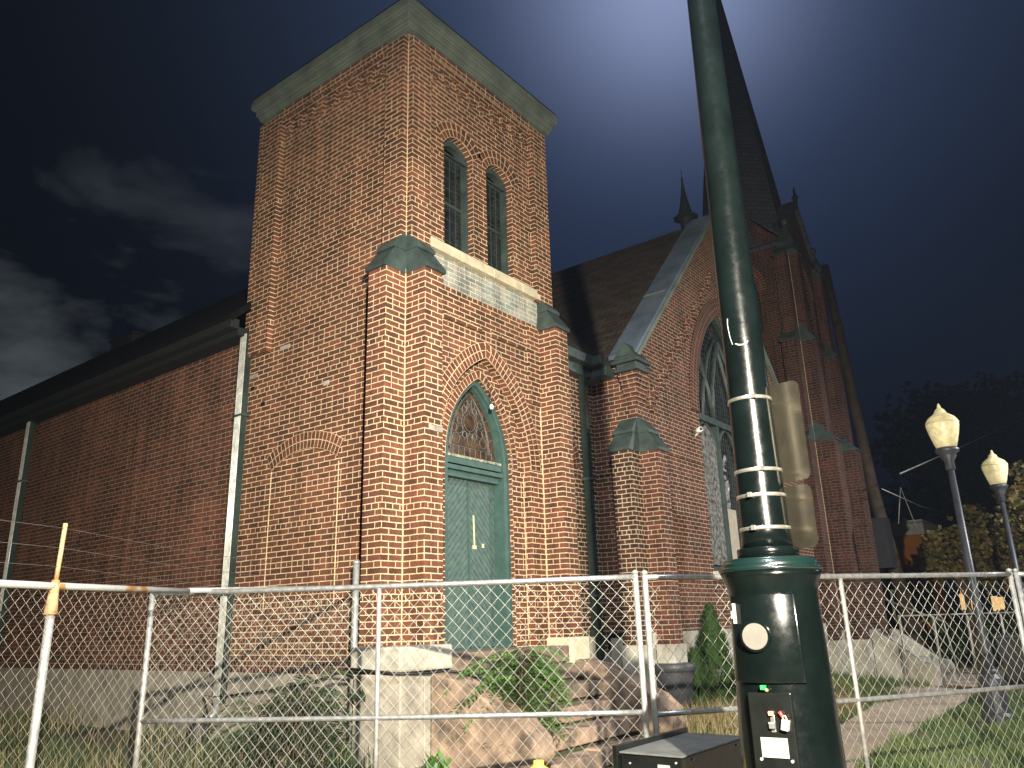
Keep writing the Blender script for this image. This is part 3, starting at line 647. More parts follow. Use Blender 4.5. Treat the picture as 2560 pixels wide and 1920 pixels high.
# --- downspouts
def downspout(name, x0, x1, y0, y1, z0, z1, matn, straps=(2,4)):
    d = MB(); d.box((x0,y0,z0),(x1,y1,z1))
    w_ = (y1-y0)
    o = d.build(name, matn, ch, bevel=.012)
    for z in straps: s_ = MB(); s_.box((x0-.01,y0-.025,z),(x1+.04,y1+.025,z+.035)); s_.build('strap', 'green_trim', o)
    return o
def corrugated(x, y0, y1, z0, z1):
    d = MB(); n_ = 5; w_ = (y1-y0)/n_
    d.box((x+.012,y0-.012,z0),(x+.10,y1+.012,z1), 0)
    for i in range(n_): d.tube([(x+.012,y0+w_*(i+.5),z0+.01),(x+.012,y0+w_*(i+.5),z1-.01)], w_*.42, 8, 1)
    o = d.build('downspout', ['pipe_green','pipe_highlight'], ch)
    for z in (2.1,4.5): s_ = MB(); s_.box((x-.004,y0-.04,z),(x+.12,y1+.03,z+.03)); s_.build('strap', 'green_trim', o)
    e_ = MB(); e_.tube([(x+.04,(y0+y1)/2,z0+.03),(x,(y0+y1)/2,z0-.12),(x-.14,(y0+y1)/2-.02,z0-.2)], .05, 10); e_.build('elbow', 'galvanised_worn', o)
    return o
corrugated(-.13, 3.06, 3.21, .80, 5.72); corrugated(-.13, 10.15, 10.30, .75, 5.72)
downspout('green_downspout', 4.12, 4.23, .13, .24, 1.55, 5.66, 'pipe_green', (2.0,3.75))
downspout('green_downspout', 4.10, 4.25, .11, .26, .5, 1.55, 'pipe_green', (.9,))
# security camera on the gable
k = MB(); k.tube([(6.66,GY-.16,4.86),(6.74,GY-.03,4.84)], .045, 12); k.tube([(6.73,GY-.07,4.82),(6.74,GY-.001,4.76)], .018, 8); k.tube([(6.655,GY-.17,4.861),(6.66,GY-.161,4.86)], .03, 10, 1)
k.build('security_camera', ['white_plastic','black_plastic'], ch)
# ridge finial
k = MB(); k.lathe([(.10,-.5),(.13,0),(.15,.16),(.28,.20),(.16,.30),(.10,.55),(.05,.85),(.018,1.12),(.03,1.16),(.010,1.2),(.006,1.4)], (GA,.0,apexz+.12), 8, smooth=False); k.build('ridge_finial', 'fascia_dark', ch)
# --- great tower and spire
SX, SY, SW, SV = 13.05, -.74, 2.25, 2.9; SZ = 10.95
HH = lambda z: 1.65+(z-1.65)*1.111
cx, cy = SX+SW/2, SY+SV/2
c = MB()
lw = arch_pts(cx, .50, HH(9.0), .84, HH(8.05), 10); dw = arch_pts(cx, .66, HH(3.1), 1.15, 1.5, 12)
mid = [(cx-.30,HH(5.75)),(cx+.30,HH(5.75)),(cx+.30,HH(7.0)),(cx-.30,HH(7.0))]
gab = lambda c0, w_, e_=0: [(c0-w_/2+e_,1.3),(c0+w_/2-e_,1.3),(c0+w_/2-e_,SZ),(c0,SZ+1.55),(c0-w_/2+e_,SZ)]
c.slab(gab(cx,SW), [lw, dw, mid], (0,SY,0), X_, Z_, NY, .3)
lw2 = arch_pts(cy, .56, HH(9.0), .92, HH(8.05), 10)
c.slab(gab(cy,SV,.003), [lw2], (SX,0,0), Y_, Z_, NX, .3)
c.slab(gab(cy,SV,.003), [], (SX+SW,0,0), Y_, Z_, X_, .3); c.slab(gab(cx,SW), [], (0,SY+SV,0), X_, Z_, Y_, .3)
for k_ in range(6): c.box((SX+.50+k_*.22,SY-.05,HH(7.55)),(SX+.61+k_*.22,SY-.001,HH(7.72)))
c.box((SX-.03,SY+.4,HH(7.80)),(SX-.001,SY+SV,HH(7.92))); c.box((SX+.36,SY-.06,HH(7.74)),(SX+SW-.36,SY-.001,HH(7.92)))
c.box((SX-.008,SY-.008,1.5),(SX-.001,SY-.001,SZ-.1), 1)
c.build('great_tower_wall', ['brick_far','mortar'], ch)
for (pr, wd, z0, z1) in ((.46,.46,.9,HH(5.30)),(.32,.38,HH(5.31),HH(7.62)),(.22,.32,HH(7.63),HH(9.75))):
    ch_ = .46 if z1 < 10 else .3
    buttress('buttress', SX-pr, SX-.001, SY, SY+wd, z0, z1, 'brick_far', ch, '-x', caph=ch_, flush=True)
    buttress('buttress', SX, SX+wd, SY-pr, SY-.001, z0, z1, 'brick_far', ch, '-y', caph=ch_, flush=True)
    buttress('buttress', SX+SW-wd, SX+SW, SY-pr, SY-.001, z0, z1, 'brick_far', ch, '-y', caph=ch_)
def louvers(c_, plane, z0, z1, hw_, axis):
    l = MB(); z = z0
    while z < z1:
        if axis == 'y': l.hexa([(c_-hw_,plane+.06,z),(c_+hw_,plane+.06,z),(c_+hw_,plane+.20,z+.07),(c_-hw_,plane+.20,z+.07),(c_-hw_,plane+.06,z+.02),(c_+hw_,plane+.06,z+.02),(c_+hw_,plane+.20,z+.09),(c_-hw_,plane+.20,z+.09)])
        else: l.hexa([(plane+.06,c_-hw_,z),(plane+.20,c_-hw_,z+.07),(plane+.20,c_+hw_,z+.07),(plane+.06,c_+hw_,z),(plane+.06,c_-hw_,z+.02),(plane+.20,c_-hw_,z+.09),(plane+.20,c_+hw_,z+.09),(plane+.06,c_+hw_,z+.02)])
        z += .11
    if axis == 'y': l.box((c_-hw_,plane+.24,z0),(c_+hw_,plane+.26,z1+.6))
    else: l.box((plane+.24,c_-hw_,z0),(plane+.26,c_+hw_,z1+.6))
    l.build('belfry_louvers', 'green_trim', ch)
louvers(cx, SY, HH(8.06), HH(9.55), .48, 'y'); louvers(cy, SX, HH(8.06), HH(9.55), .54, 'x')
k = MB(); k.box((cx-.30,SY+.14,HH(5.75)),(cx+.30,SY+.16,HH(7.0))); k.build('narrow_window', 'glass_dark', ch)
k = MB(); k.slab(arch_pts(cx,.66,HH(3.1),1.15,1.5,12), [], (0,SY+.22,0), X_, Z_, NY, .04); k.box((cx-.02,SY+.19,1.5),(cx+.02,SY+.219,3.1)); k.build('front_door', 'green_paint', ch)
for (cc, U_, N_, org, hw_, rr_) in ((cx, X_, NY, (0,SY,0), .50, .84), (cy, Y_, NX, (SX,0,0), .56, .92)):
    k = MB(); ring(k, arch_pts(cc,hw_,HH(9.0),rr_,0,12)[2:], .224, org, U_, Z_, N_, .03); k.build('belfry_arch', 'brick_rowlock_dull', ch)
k = MB(); ring(k, arch_pts(cx,.66,HH(3.1),1.15,0,12)[2:], .224, (0,SY,0), X_, Z_, NY, .04); k.build('portal_arch', 'brick_rowlock_dull', ch)
k = MB(); k.box((SX+.47,SY-.12,HH(5.30)),(SX+SW-.47,SY-.001,HH(5.46))); k.build('portal_hood', 'limestone', ch)
# gablet roofs + spire
k = MB()
for s_ in (-1,1):
    for (ax) in ('x','y'):
        for q in (-1,1):
            if ax == 'y': P = [(cx+q*(SW/2+.08),cy+s_*(SV/2+.10),SZ-.02),(cx,cy+s_*(SV/2+.10),SZ+1.62),(cx,cy,SZ+1.62),(cx+q*(SW/2+.08),cy,SZ-.02)]
            else: P = [(cx+s_*(SW/2+.10),cy+q*(SV/2+.08),SZ-.02),(cx+s_*(SW/2+.10),cy,SZ+1.62),(cx,cy,SZ+1.62),(cx,cy+q*(SV/2+.08),SZ-.02)]
            k.hexa(P+[(p[0],p[1],p[2]+.10) for p in P])
k.build('gablet_roof', 'slate', ch)
k = MB(); prof = [(1.40,0),(1.26,.6)]
for i in range(1,13): prof.append((1.26-1.20*i/12, .6+9.8*i/12))
prof.append((.02,10.6)); k.lathe(prof, (cx,cy,SZ+.1), 8, smooth=False, ph=math.pi/8); sp_ = k.build('spire', 'slate', ch)
for f_ in sp_.data.polygons:
    for li in f_.loop_indices:
        v_ = sp_.data.vertices[sp_.data.loops[li].vertex_index].co; sp_.data.uv_layers[0].data[li].uv = (math.atan2(v_.y-cy, v_.x-cx)*1.4, v_.z)
for (px,py) in ((cx,SY-.08),(SX-.08,cy)):
    k = MB(); k.lathe([(.05,-.2),(.06,.1),(.10,.14),(.05,.2),(.015,.45)], (px,py,SZ+1.66), 8); k.build('gablet_finial', 'fascia_dark', ch)
for (px,py) in ((SX-.02,SY-.02),(SX+SW+.02,SY-.02)):
    k = MB(); k.box((px-.22,py-.22,SZ-.18),(px+.22,py+.22,SZ-.04)); k.hexa([(px-.2,py-.2,SZ-.04),(px+.2,py-.2,SZ-.04),(px+.2,py+.2,SZ-.04),(px-.2,py+.2,SZ-.04),(px-.03,py-.03,SZ+.5),(px+.03,py-.03,SZ+.5),(px+.03,py+.03,SZ+.5),(px-.03,py+.03,SZ+.5)])
    k.lathe([(.06,.48),(.11,.56),(.11,.64),(.03,.72)], (px,py,SZ), 8); k.build('pinnacle', 'green_trim', ch)
k = MB(); k.box((SX-.05,SY-.05,.1),(SX+SW+.05,SY+.4,1.3)); k.box((SX-.05,SY+.4,.1),(SX+.3,SY+SV,1.3)); k.box((SX-.51,SY-.04,.1),(SX-.051,SY+.5,1.1)); k.box((SX-.04,SY-.51,.1),(SX+.50,SY-.051,1.1)); k.box((SX+SW-.50,SY-.51,.1),(SX+SW+.04,SY-.051,1.1)); k.build('foundation', 'concrete_pale', ch)

# ================================================================== ENTRANCE STEPS
st = empty('side_steps', (1.5,-1.2,.2), 'worn pink sandstone steps between two stone cheek walls leading up to the green double door', 'steps')
levels = [(-.36,1.37,1.17),(-.58,1.17,.97),(-.83,.97,.77),(-1.07,.77,.57),(-1.31,.57,.37),(-1.55,.37,.17)]
k = MB(); k.box((.42,-.36,1.18),(2.62,.30,1.368)); k.build('landing', 'sandstone_dark', st, bevel=.012)
prev = -.36
for i, (yf, zt, zb) in enumerate(levels[1:]):
    x = .32+random.uniform(0,.03); segs = [(.34,1.15),(1.16,1.95),(1.96,2.60)] if i % 2 else [(.34,1.42),(1.43,2.60)]
    k = MB()
    for (a, b) in segs:
        dz = random.uniform(-.012,.008); dy = random.uniform(-.02,.015); k.box((a,yf+dy,zt+dz-.158),(b,prev+.03,zt+dz))
    k.build('step', 'sandstone' if i > 1 else 'sandstone_dark', st, bevel=.014); prev = yf
k = MB(); [k.box((.345,yf_+.045,.1),(2.595,-.1,zt_-.17)) for (yf_,zt_,zb_) in levels]; k.build('step_core', 'soil', st)
def cheek(name, x0, x1, matn):
    P = [(-.42,1.20),(-.80,1.13),(-1.28,.90),(-1.52,.80),(-1.70,.64),(-1.72,.50),(-1.66,.38),(-1.60,.1),(-.42,.1)]
    k = MB(); k.slab([(p[0],p[1]) for p in P], [], (x0,0,0), Y_, Z_, NX, x1-x0); return k.build(name, matn, st, bevel=.02)
cheek('cheek_wall', .0, .30, 'sandstone'); cheek('cheek_wall', 2.64, 3.02, 'sandstone')
# main entrance stairs at the great tower
ms = empty('front_stairs', (14.3,-1.9,.1), 'pale concrete stairs with sloping side walls below the spire', 'stairs')
for i in range(4):
    k = MB(); k.box((13.66,-1.14-.30*(i+1),.1),(15.0,-1.12-.30*i,1.13-.23*i)); k.build('stair_step', 'concrete_pale', ms, bevel=.01)
k = MB(); k.box((13.66,-1.12,.1),(15.0,-.80,1.28)); k.build('stair_landing', 'concrete_pale', ms, bevel=.01)
for x0 in (13.38,15.02):
    k = MB(); P = [(-1.26,1.28),(-1.38,1.28),(-2.22,.62),(-2.42,.58),(-2.50,.46),(-2.50,.05),(-1.26,.05)]
    k.slab(P, [], (x0,0,0), Y_, Z_, NX, .26); k.build('side_wall', 'concrete_pale', ms, bevel=.02)
k = MB(); k.tube([(15.4,-1.0,2.05),(15.4,-2.4,1.42),(15.4,-2.55,.2)], .022, 6); k.tube([(15.4,-1.0,2.05),(15.4,-1.0,1.0)], .02, 6); k.build('handrail', 'galvanised_worn', ms)

# ================================================================== FENCES
def mesh_wires(mb, A, B, z0, z1, pitch=.098, vp=.105, r=.0020, sag=.006, ph=0):
    """chain-link: interlocked zigzag wires running vertically in the plane from A to B"""
    A, B = V3(A), V3(B); d = (B-A); L = d.length; d.normalize(); nrm = V3((-d.y, d.x, 0)); n_ = int(L/pitch*2); rows = int((z1-z0)/(vp/2))
    rr = random.Random(int(L*100)+ph)
    warp = lambda s, z: V3((mnoise.noise(V3((s*1.3,z*1.3,ph)))*.012, 0, mnoise.noise(V3((s*1.1,z*1.4,ph+9)))*.012))
    for i in range(n_+1):
        pts = []
        for j in range(rows+1):
            s = i*pitch/2+(pitch/4 if (j+i) % 2 else -pitch/4); s = max(0, min(L, s)); z = z0+j*vp/2; w_ = warp(s, z)
            pts.append(A+d*(s+w_.x)+nrm*(.002 if (j+i) % 2 else -.002)+nrm*mnoise.noise(V3((s*.8,z,ph+5)))*.02+V3((0,0,z+w_.z)))
        base = len(mb.v); k = 3
        for j, p in enumerate(pts):
            a = pts[max(j-1,0)]; b = pts[min(j+1,rows)]; t_ = (b-a).normalized(); u_ = nrm; v_ = t_.cross(u_)
            for q in range(k): an = 2*math.pi*q/k+.5; mb.v.append(tuple(p+(u_*math.cos(an)+v_*math.sin(an))*r))
        for j in range(rows):
            for q in range(k): mb.f.append((base+j*k+q, base+j*k+(q+1) % k, base+(j+1)*k+(q+1) % k, base+(j+1)*k+q)); mb.m.append(0); mb.sm.append(True); mb.uv.append([(0,0)]*4)
def panel(A, B, zt, label, ph, midpost=True, wm='wire', r=.021):
    A, B = V3((*A,0)), V3((*B,0)); zb = .14
    root = empty('fence_panel', (*((A+B)/2).xy, zb), label, 'fence panel', 'temporary chain-link panels along the front')
    d = (B-A).normalized(); mm_ = (zt+zb)/2-.015
    for P in (A,B): k = MB(); k.tube([P+V3((0,0,.03)),P+V3((0,0,zt+.025))], r, 10); k.lathe([(r+.003,0),(r+.002,.02),(.004,.032)], (P.x,P.y,zt+.02), 10); k.build('end_post', 'galvanised_worn', root)
    if midpost: C_ = A+(B-A)*.485; k = MB(); k.tube([C_+V3((0,0,zb)),C_+V3((0,0,zt))], r*.85, 8); k.build('middle_post', 'galvanised_worn', root)
    for z, nm in ((zt,'top_rail'),(mm_,'middle_rail'),(zb+.02,'bottom_rail')):
        k = MB(); n_ = 12; k.tube([A+(B-A)*(i/n_)+V3((0,0,z-.006*math.sin(math.pi*i/n_))) for i in range(n_+1)], r*(1 if z == zt else .9), 10); k.build(nm, 'galvanised', root)
    k = MB(); mesh_wires(k, A, B, zb+.02, zt-.01, ph=ph); k.build('chain_mesh', wm, root)
    n_ = int((B-A).length/.085)
    for i in range(3, n_, 4):
        for z in (zt, mm_): k = MB(); p = A+d*(i*.085+.01*(i % 2)); k.tube([p+V3((-d.y*(r+.003)*math.cos(a_)+d.x*.01*math.sin(a_*.5), d.x*(r+.003)*math.cos(a_)+d.y*.01*math.sin(a_*.5), z-.004+(r+.003)*math.sin(a_))) for a_ in [R(40*q) for q in range(10)]], .0016, 3, cap=False); k.build('wire_tie', 'wire_old', root)
    return root
panel((-2.86,-.16), (-.91,-3.35), 1.955, 'galvanised temporary fence panel standing in front of the green door and steps', 1)
panel((-.97,-3.46), (2.12,-5.38), 1.945, 'galvanised temporary fence panel running behind the dark green pole and metal box', 2)
panel((2.20,-5.42), (5.2,-7.6), 1.945, 'last galvanised fence panel at the right edge with only its first post showing', 3, midpost=False)
# old fixed fence with barbed wire
of = empty('old_fence', (-4.0,-1.12,.1), 'old chain-link fence with rusty top rail and barbed wire beside the brick nave', 'fence')
P0 = V3((-9.5,-3.40,0)); P1 = V3((-4.0,-1.12,0)); P2 = V3((-.26,.44,0))
for (P, r_0, top, nm) in ((P1,.025,1.80,'line_post'),(P2,.037,2.32,'terminal_post'),(P0,.032,1.86,'line_post')):
    k = MB(); k.tube([P+V3((0,0,.0)),P+V3((0,0,top))], r_0, 14); k.lathe([(r_0+.004,0),(r_0+.005,.03),(.01,.05)], (P.x,P.y,top), 14); k.build(nm, 'galvanised_worn', of)
k = MB(); k.tube([P1+V3((0,0,1.78)),P1+V3((0,0,1.86)),P1+V3((.005,0,1.98))], .042, 10, r2=.022); k.tube([P1+V3((.005,0,1.95)),P1+V3((.02,.01,2.32))], .014, 8); k.build('barb_arm', 'rust_orange', of)
k = MB(); k.tube([P0+V3((0,0,1.935)),P1+V3((0,0,1.945)),V3((-2.86,-.66,1.95))], .022, 10); k.build('top_rail', 'rail_rusty', of)
k = MB(); k.tube([V3((-2.86,-.66,1.955)),P2+V3((0,0,2.08))], .020, 10); k.build('top_rail', 'galvanised_worn', of)
k = MB(); mesh_wires(k, P0, P1, .12, 1.93, pitch=.075, vp=.078, r=.0015, ph=11); mesh_wires(k, P1, P2, .15, 1.95, pitch=.075, vp=.078, r=.0015, ph=12); k.build('chain_mesh', 'wire_old', of)
k = MB()
for i, hz_ in enumerate((2.06,2.17,2.29)):
    pts = [P0+V3((0,0,hz_-.02)),P1+V3((.01,0,hz_))]+[P1.lerp(P2, t_)+V3((0,0,hz_-.05*math.sin(math.pi*t_)-.02*t_)) for t_ in (.25,.5,.75,1)]
    k.tube(pts, .0014, 4)
    for t_ in range(1,28):
        p = P1.lerp(P2, t_/28)+V3((0,0,hz_-.05*math.sin(math.pi*t_/28)-.02*t_/28)); k.tube([p+V3((.01,.01,.016)),p-V3((.01,.01,.016))], .0010, 3)
k.build('barbed_wire', 'wire_dark', of)

# ================================================================== GREEN LIGHT POLE
pc = V3((-2.765,-5.035,0))
lp = empty('light_pole', (*pc.xy, .1), 'glossy dark green street light pole with a wide cabinet base and steel bands', 'light pole')
k = MB(); k.lathe([(.107,1.93),(.102,2.0),(.091,2.68),(.083,3.6),(.072,4.9),(.060,6.5),(.050,8.8)], (*pc.xy,0), 40); k.build('shaft', 'pole_green', lp)
k = MB(); k.tube([pc+V3((0,0,8.5)),pc+V3((-.6,-.2,8.85)),pc+V3((-1.2,-.34,8.9))], .03, 8); k.build('lamp_arm', 'pole_green', lp)
k = MB(); q = pc+V3((-1.5,-.42,8.88)); k.box((q.x-.3,q.y-.12,q.z),(q.x+.3,q.y+.12,q.z+.09)); k.build('lamp_head', 'pole_green', lp, bevel=.02)
k = MB(); k.lathe([(.215,.1),(.210,.3),(.204,.8),(.197,1.15),(.187,1.5),(.180,1.72),(.184,1.765),(.199,1.805),(.208,1.83)], (*pc.xy,0), 48); cab = k.build('cabinet', 'pole_green', lp)
k = MB(); k.lathe([(.209,1.831),(.214,1.836),(.214,1.843),(.205,1.848),(.202,1.853),(.204,1.861),(.195,1.868),(.190,1.872),(.190,1.880),(.180,1.884),(.130,1.886)], (*pc.xy,0), 48); k.build('rim', 'pole_rim', lp)
k = MB(); k.lathe([(.128,1.887),(.128,1.925),(.124,1.929),(.106,1.931)], (*pc.xy,0), 40); k.build('collar', 'pole_green', lp)
tocam = V3((CAMPOS.x-pc.x, CAMPOS.y-pc.y, 0)).normalized(); side = V3((-tocam.y, tocam.x, 0))   # side = image right? checked below
if side.dot(rt) < 0: side = -side
for z in (2.585,2.26,2.15,2.01):
    k = MB(); rr_ = .0915+(2.68-z)*.018; k.lathe([(rr_+.001,-.008),(rr_+.004,-.007),(rr_+.004,.007),(rr_+.001,.008)], (*pc.xy,z), 40)
    q = pc+tocam*(rr_+.006)+side*(.02 if z > 2.2 else -.045)+V3((0,0,z)); k.box(q-V3((.008,.008,.010)), q+V3((.008,.008,.010))); k.build('steel_strap', 'steel_band', lp)
# cabinet door panels: built in a local frame (side, up, tocam)
fdir = (tocam*.96 - side*.28).normalized(); sdir = V3((-fdir.y, fdir.x, 0)); sdir = -sdir if sdir.dot(side) < 0 else sdir
def curved(mb, a0, a1, z0, z1, rad0, rad1, th, mi=0, n_=10):
    """patch wrapped round the cabinet, angles measured from fdir towards sdir"""
    ang = lambda a: fdir*math.cos(a)+sdir*math.sin(a)
    for i in range(n_):
        u0, u1 = a0+(a1-a0)*i/n_, a0+(a1-a0)*(i+1)/n_
        P = [pc+ang(u0)*(rad0+th)+Z_*z0, pc+ang(u1)*(rad0+th)+Z_*z0, pc+ang(u1)*(rad1+th)+Z_*z1, pc+ang(u0)*(rad1+th)+Z_*z1]
        mb.face(P, mi, smooth=True)
        mb.face([pc+ang(u0)*(rad1+th)+Z_*z1, pc+ang(u1)*(rad1+th)+Z_*z1, pc+ang(u1)*rad1*.97+Z_*z1, pc+ang(u0)*rad1*.97+Z_*z1], mi)
        mb.face([pc+ang(u1)*(rad0+th)+Z_*z0, pc+ang(u0)*(rad0+th)+Z_*z0, pc+ang(u0)*rad0*.97+Z_*z0, pc+ang(u1)*rad0*.97+Z_*z0], mi)
    for u in (a0,a1): mb.face([pc+ang(u)*rad0*.97+Z_*z0, pc+ang(u)*(rad0+th)+Z_*z0, pc+ang(u)*(rad1+th)+Z_*z1, pc+ang(u)*rad1*.97+Z_*z1], mi)
k = MB(); curved(k, -.78, .72, 1.40, 1.735, .189, .181, .016, n_=24); k.build('meter_door', 'pole_green', lp, bevel=.003)
def flat(name, s0, s1, z0, z1, dist, th, matn, bev=.003, par=lp):
    k = MB(); P = []
    for (d_, z) in ((dist,z0),(dist,z1)):
        for (s_, dd) in ((s0,d_),(s1,d_),(s1,d_+th),(s0,d_+th)): P.append(pc+sdir*s_+fdir*dd+Z_*z)
    k.hexa(P); return k.build(name, matn, par, bevel=bev)
flat('switch_plate', -.085, .082, 1.09, 1.365, .185, .022, 'box_dark')
flat('sign_label', -.052, .050, 1.135, 1.205, .2072, .0016, 'label_white', 0)
def text(body, s0, z, size, dist, par, matn='ink'):
    cu = bpy.data.curves.new('lettering', 'FONT'); cu.body = body; cu.size = size; cu.align_x = 'CENTER'; cu.extrude = .0002; cu.space_line = .92
    o = bpy.data.objects.new('lettering', cu); COL.objects.link(o)
    dg = bpy.context.evaluated_depsgraph_get(); me = bpy.data.meshes.new_from_object(o.evaluated_get(dg)); bpy.data.objects.remove(o)
    me.materials.clear(); me.materials.append(MATS[matn])
    mo = bpy.data.objects.new('lettering', me); COL.objects.link(mo); Mx = Matrix((sdir, Z_, fdir)).transposed().to_4x4(); Mx.translation = pc+sdir*s0+fdir*dist+Z_*z
    me.transform(Mx); mo.parent = par; mo.matrix_parent_inverse = par.matrix_basis.inverted(); return mo
text("POWER SHUT-OFF\nSWITCH", -.001, 1.193, .0095, .2092, lp)
text("THIS SWITCH SHUTS\nOFF ALL POWER TO\nCONTROLLER AND\nLUMINAIRE", -.001, 1.171, .0098, .2092, lp)
k = MB(); q = pc+fdir*.203+Z_*1.575-sdir*.028; 
def disc(mb, c_, r0, r1, t0, t1, n_=32, mi=0):
    for i in range(n_):
        a, b = 2*math.pi*i/n_, 2*math.pi*(i+1)/n_; w_ = lambda a, r, t_: c_+sdir*math.cos(a)*r+Z_*math.sin(a)*r+fdir*t_
        mb.face([w_(a,r0,t0),w_(b,r0,t0),w_(b,r1,t1),w_(a,r1,t1)], mi, smooth=True); mb.face([c_+fdir*t1,w_(a,r1,t1),w_(b,r1,t1)], mi)
disc(k, q, .066, .060, -.06, .010); k.build('meter_ring', 'pole_green', lp)
k = MB(); disc(k, q, .052, .050, .006, .014); k.build('meter_face', 'meter_face', lp)
flat('switch_handle', -.008, .010, 1.285, 1.300, .207, .018, 'orange_plastic', .002)
flat('switch_slot', -.006, .012, 1.225, 1.284, .207, .004, 'steel_band', .002)
flat('latch', -.010, .014, 1.238, 1.262, .2115, .014, 'box_top', .002)
flat('latch_stripe', -.009, .013, 1.256, 1.261, .2257, .001, 'label_white', 0)
k = MB(); P = []
for (d_) in (.208,.232):
    for (s_, z) in ((.036,1.238),(.062,1.232),(.070,1.268),(.044,1.275)): P.append(pc+sdir*s_+fdir*d_+Z_*z)
k.hexa([P[0],P[1],P[5],P[4],P[3],P[2],P[6],P[7]]); k.tube([pc+sdir*.048+fdir*.22+Z_*1.27, pc+sdir*.045+fdir*.222+Z_*1.285, pc+sdir*.056+fdir*.222+Z_*1.287, pc+sdir*.062+fdir*.22+Z_*1.268], .003, 6)
k.build('padlock', 'padlock_steel', lp, bevel=.003)
k = MB(); k.tube([pc+sdir*.046+fdir*.216+Z_*1.278, pc+sdir*.036+fdir*.222+Z_*1.300], .007, 8); k.build('red_tag', 'red_plastic', lp)
k = MB(); q = pc-sdir*.020+fdir*.208+Z_*1.383; k.box(q-V3((.009,.009,.006)), q+V3((.009,.009,.010))); k.build('seal', 'green_plastic', lp)
k = MB(); q = pc-sdir*.008+fdir*.208+Z_*1.375; k.lathe([(.006,-.006),(.009,0),(.006,.006)], q, 8); k.build('brass_lock', 'brass', lp)
for s_, z in ((-.056,1.128),(.060,1.126)):
    k = MB(); k.tube([pc+sdir*s_+fdir*.205+Z_*z, pc+sdir*s_+fdir*.213+Z_*z], .006, 8); k.build('bolt', 'galvanised_worn', lp)
for z in (1.01,1.0-.012,.97):
    k = MB(); k.tube([pc+sdir*.075+fdir*.20+Z_*z, pc+sdir*.075+fdir*.206+Z_*z], .0035, 8); k.build('bolt', 'galvanised_worn', lp)
flat('sticker', -.118, -.110, 1.625, 1.705, .165, .02, 'label_white', 0); flat('sticker', -.128, -.120, 1.645, 1.675, .158, .02, 'label_white', 0)
q = D(1868,850,3.50); qc = V3((pc.x,pc.y,q.z)); rs_ = .0930
k = MB(); k.tube([qc+(tocam*math.cos(a_)+side*math.sin(a_))*rs_+Z_*dz_ for a_, dz_ in ((-.35,.0),(-.2,-.008),(.0,-.010),(.18,-.006),(.26,.006))], .0035, 6); k.build('pale_scratch', 'label_white', lp)
k = MB(); k.tube([qc+(tocam*math.cos(a_)+side*math.sin(a_))*(rs_-.001)+Z_*dz_ for a_, dz_ in ((-.62,.13),(-.66,.10),(-.60,.04),(-.5,.0))], .0018, 5); k.build('pale_scratch', 'label_white', lp)
# two sign plates seen from the back, strapped to the far side of the pole
def sign(name, off, w0, w1, z0, z1, dirv, label, holes=True):
    dirv = V3(dirv).normalized(); n_ = V3((-dirv.y, dirv.x, 0)); root = empty(name, (*(pc+n_*off).xy, z0), label, 'sign')
    r_c = .03; pts = []
    for (cx_, cz_, a0) in ((w1-r_c,z1-r_c,0),(w0+r_c,z1-r_c,90),(w0+r_c,z0+r_c,180),(w1-r_c,z0+r_c,270)):
        for i in range(5): a = R(a0+22.5*i); pts.append((cx_+r_c*math.cos(a), cz_+r_c*math.sin(a)))
    k = MB(); k.slab(pts, [], pc+n_*off, dirv, Z_, n_, .004); k.build('plate', 'aluminium', root)
    k = MB()
    for z in (z0+.03, z1-.075): k.hexa([pc+n_*(off+.001)+dirv*w0*.9+Z_*z, pc+n_*(off+.001)+dirv*w1*.985+Z_*z, pc+n_*(off+.006)+dirv*w1*.985+Z_*z, pc+n_*(off+.006)+dirv*w0*.9+Z_*z]+[pc+n_*(off+.001)+dirv*w0*.9+Z_*(z+.014), pc+n_*(off+.001)+dirv*w1*.985+Z_*(z+.014), pc+n_*(off+.006)+dirv*w1*.985+Z_*(z+.014), pc+n_*(off+.006)+dirv*w0*.9+Z_*(z+.014)])
    k.build('crossbar', 'brass', root)
sd = (side*.86 + tocam*.5)
sign('sign_plate', .105, -.05, .190, 2.215, 2.665, sd, 'tall blank aluminium back of a street sign, upper one of two on the green pole')
sign('sign_plate', .100, -.05, .185, 1.925, 2.195, sd, 'small dark back of a street sign, lower one of two on the green pole')

# metal utility box in the foreground
bx = empty('utility_box', (-1.6,-3.98,.1), 'dark metal utility box with a lamplit-grey flat top in front of the fence', 'utility box')
k = MB(); k.box((-2.03,-4.17,.12),(-1.20,-3.80,.945)); k.build('body', 'box_dark', bx, bevel=.006)
k = MB(); k.box((-2.045,-4.185,.947),(-1.19,-3.80,.957)); k.build('lid', 'box_top', bx, bevel=.003)
k = MB(); k.box((-2.06,-3.795,.12),(-1.17,-3.765,.985)); k.build('back_plate', 'box_dark', bx, bevel=.004)
k = MB(); k.box((-2.036,-4.10,.885),(-2.031,-4.03,.905)); k.build('label_strip', 'label_white', bx)
k = MB()
for (yy,zz_) in ((-3.86,.90),(-3.9,.86),(-4.14,.92)): k.tube([(-2.03,yy,zz_),(-2.038,yy,zz_)], .006, 8)
for xx in (-1.9,-1.3): k.tube([(xx,-4.17,.92),(xx,-4.178,.92)], .006, 8)
k.build('screws', 'galvanised_worn', bx)
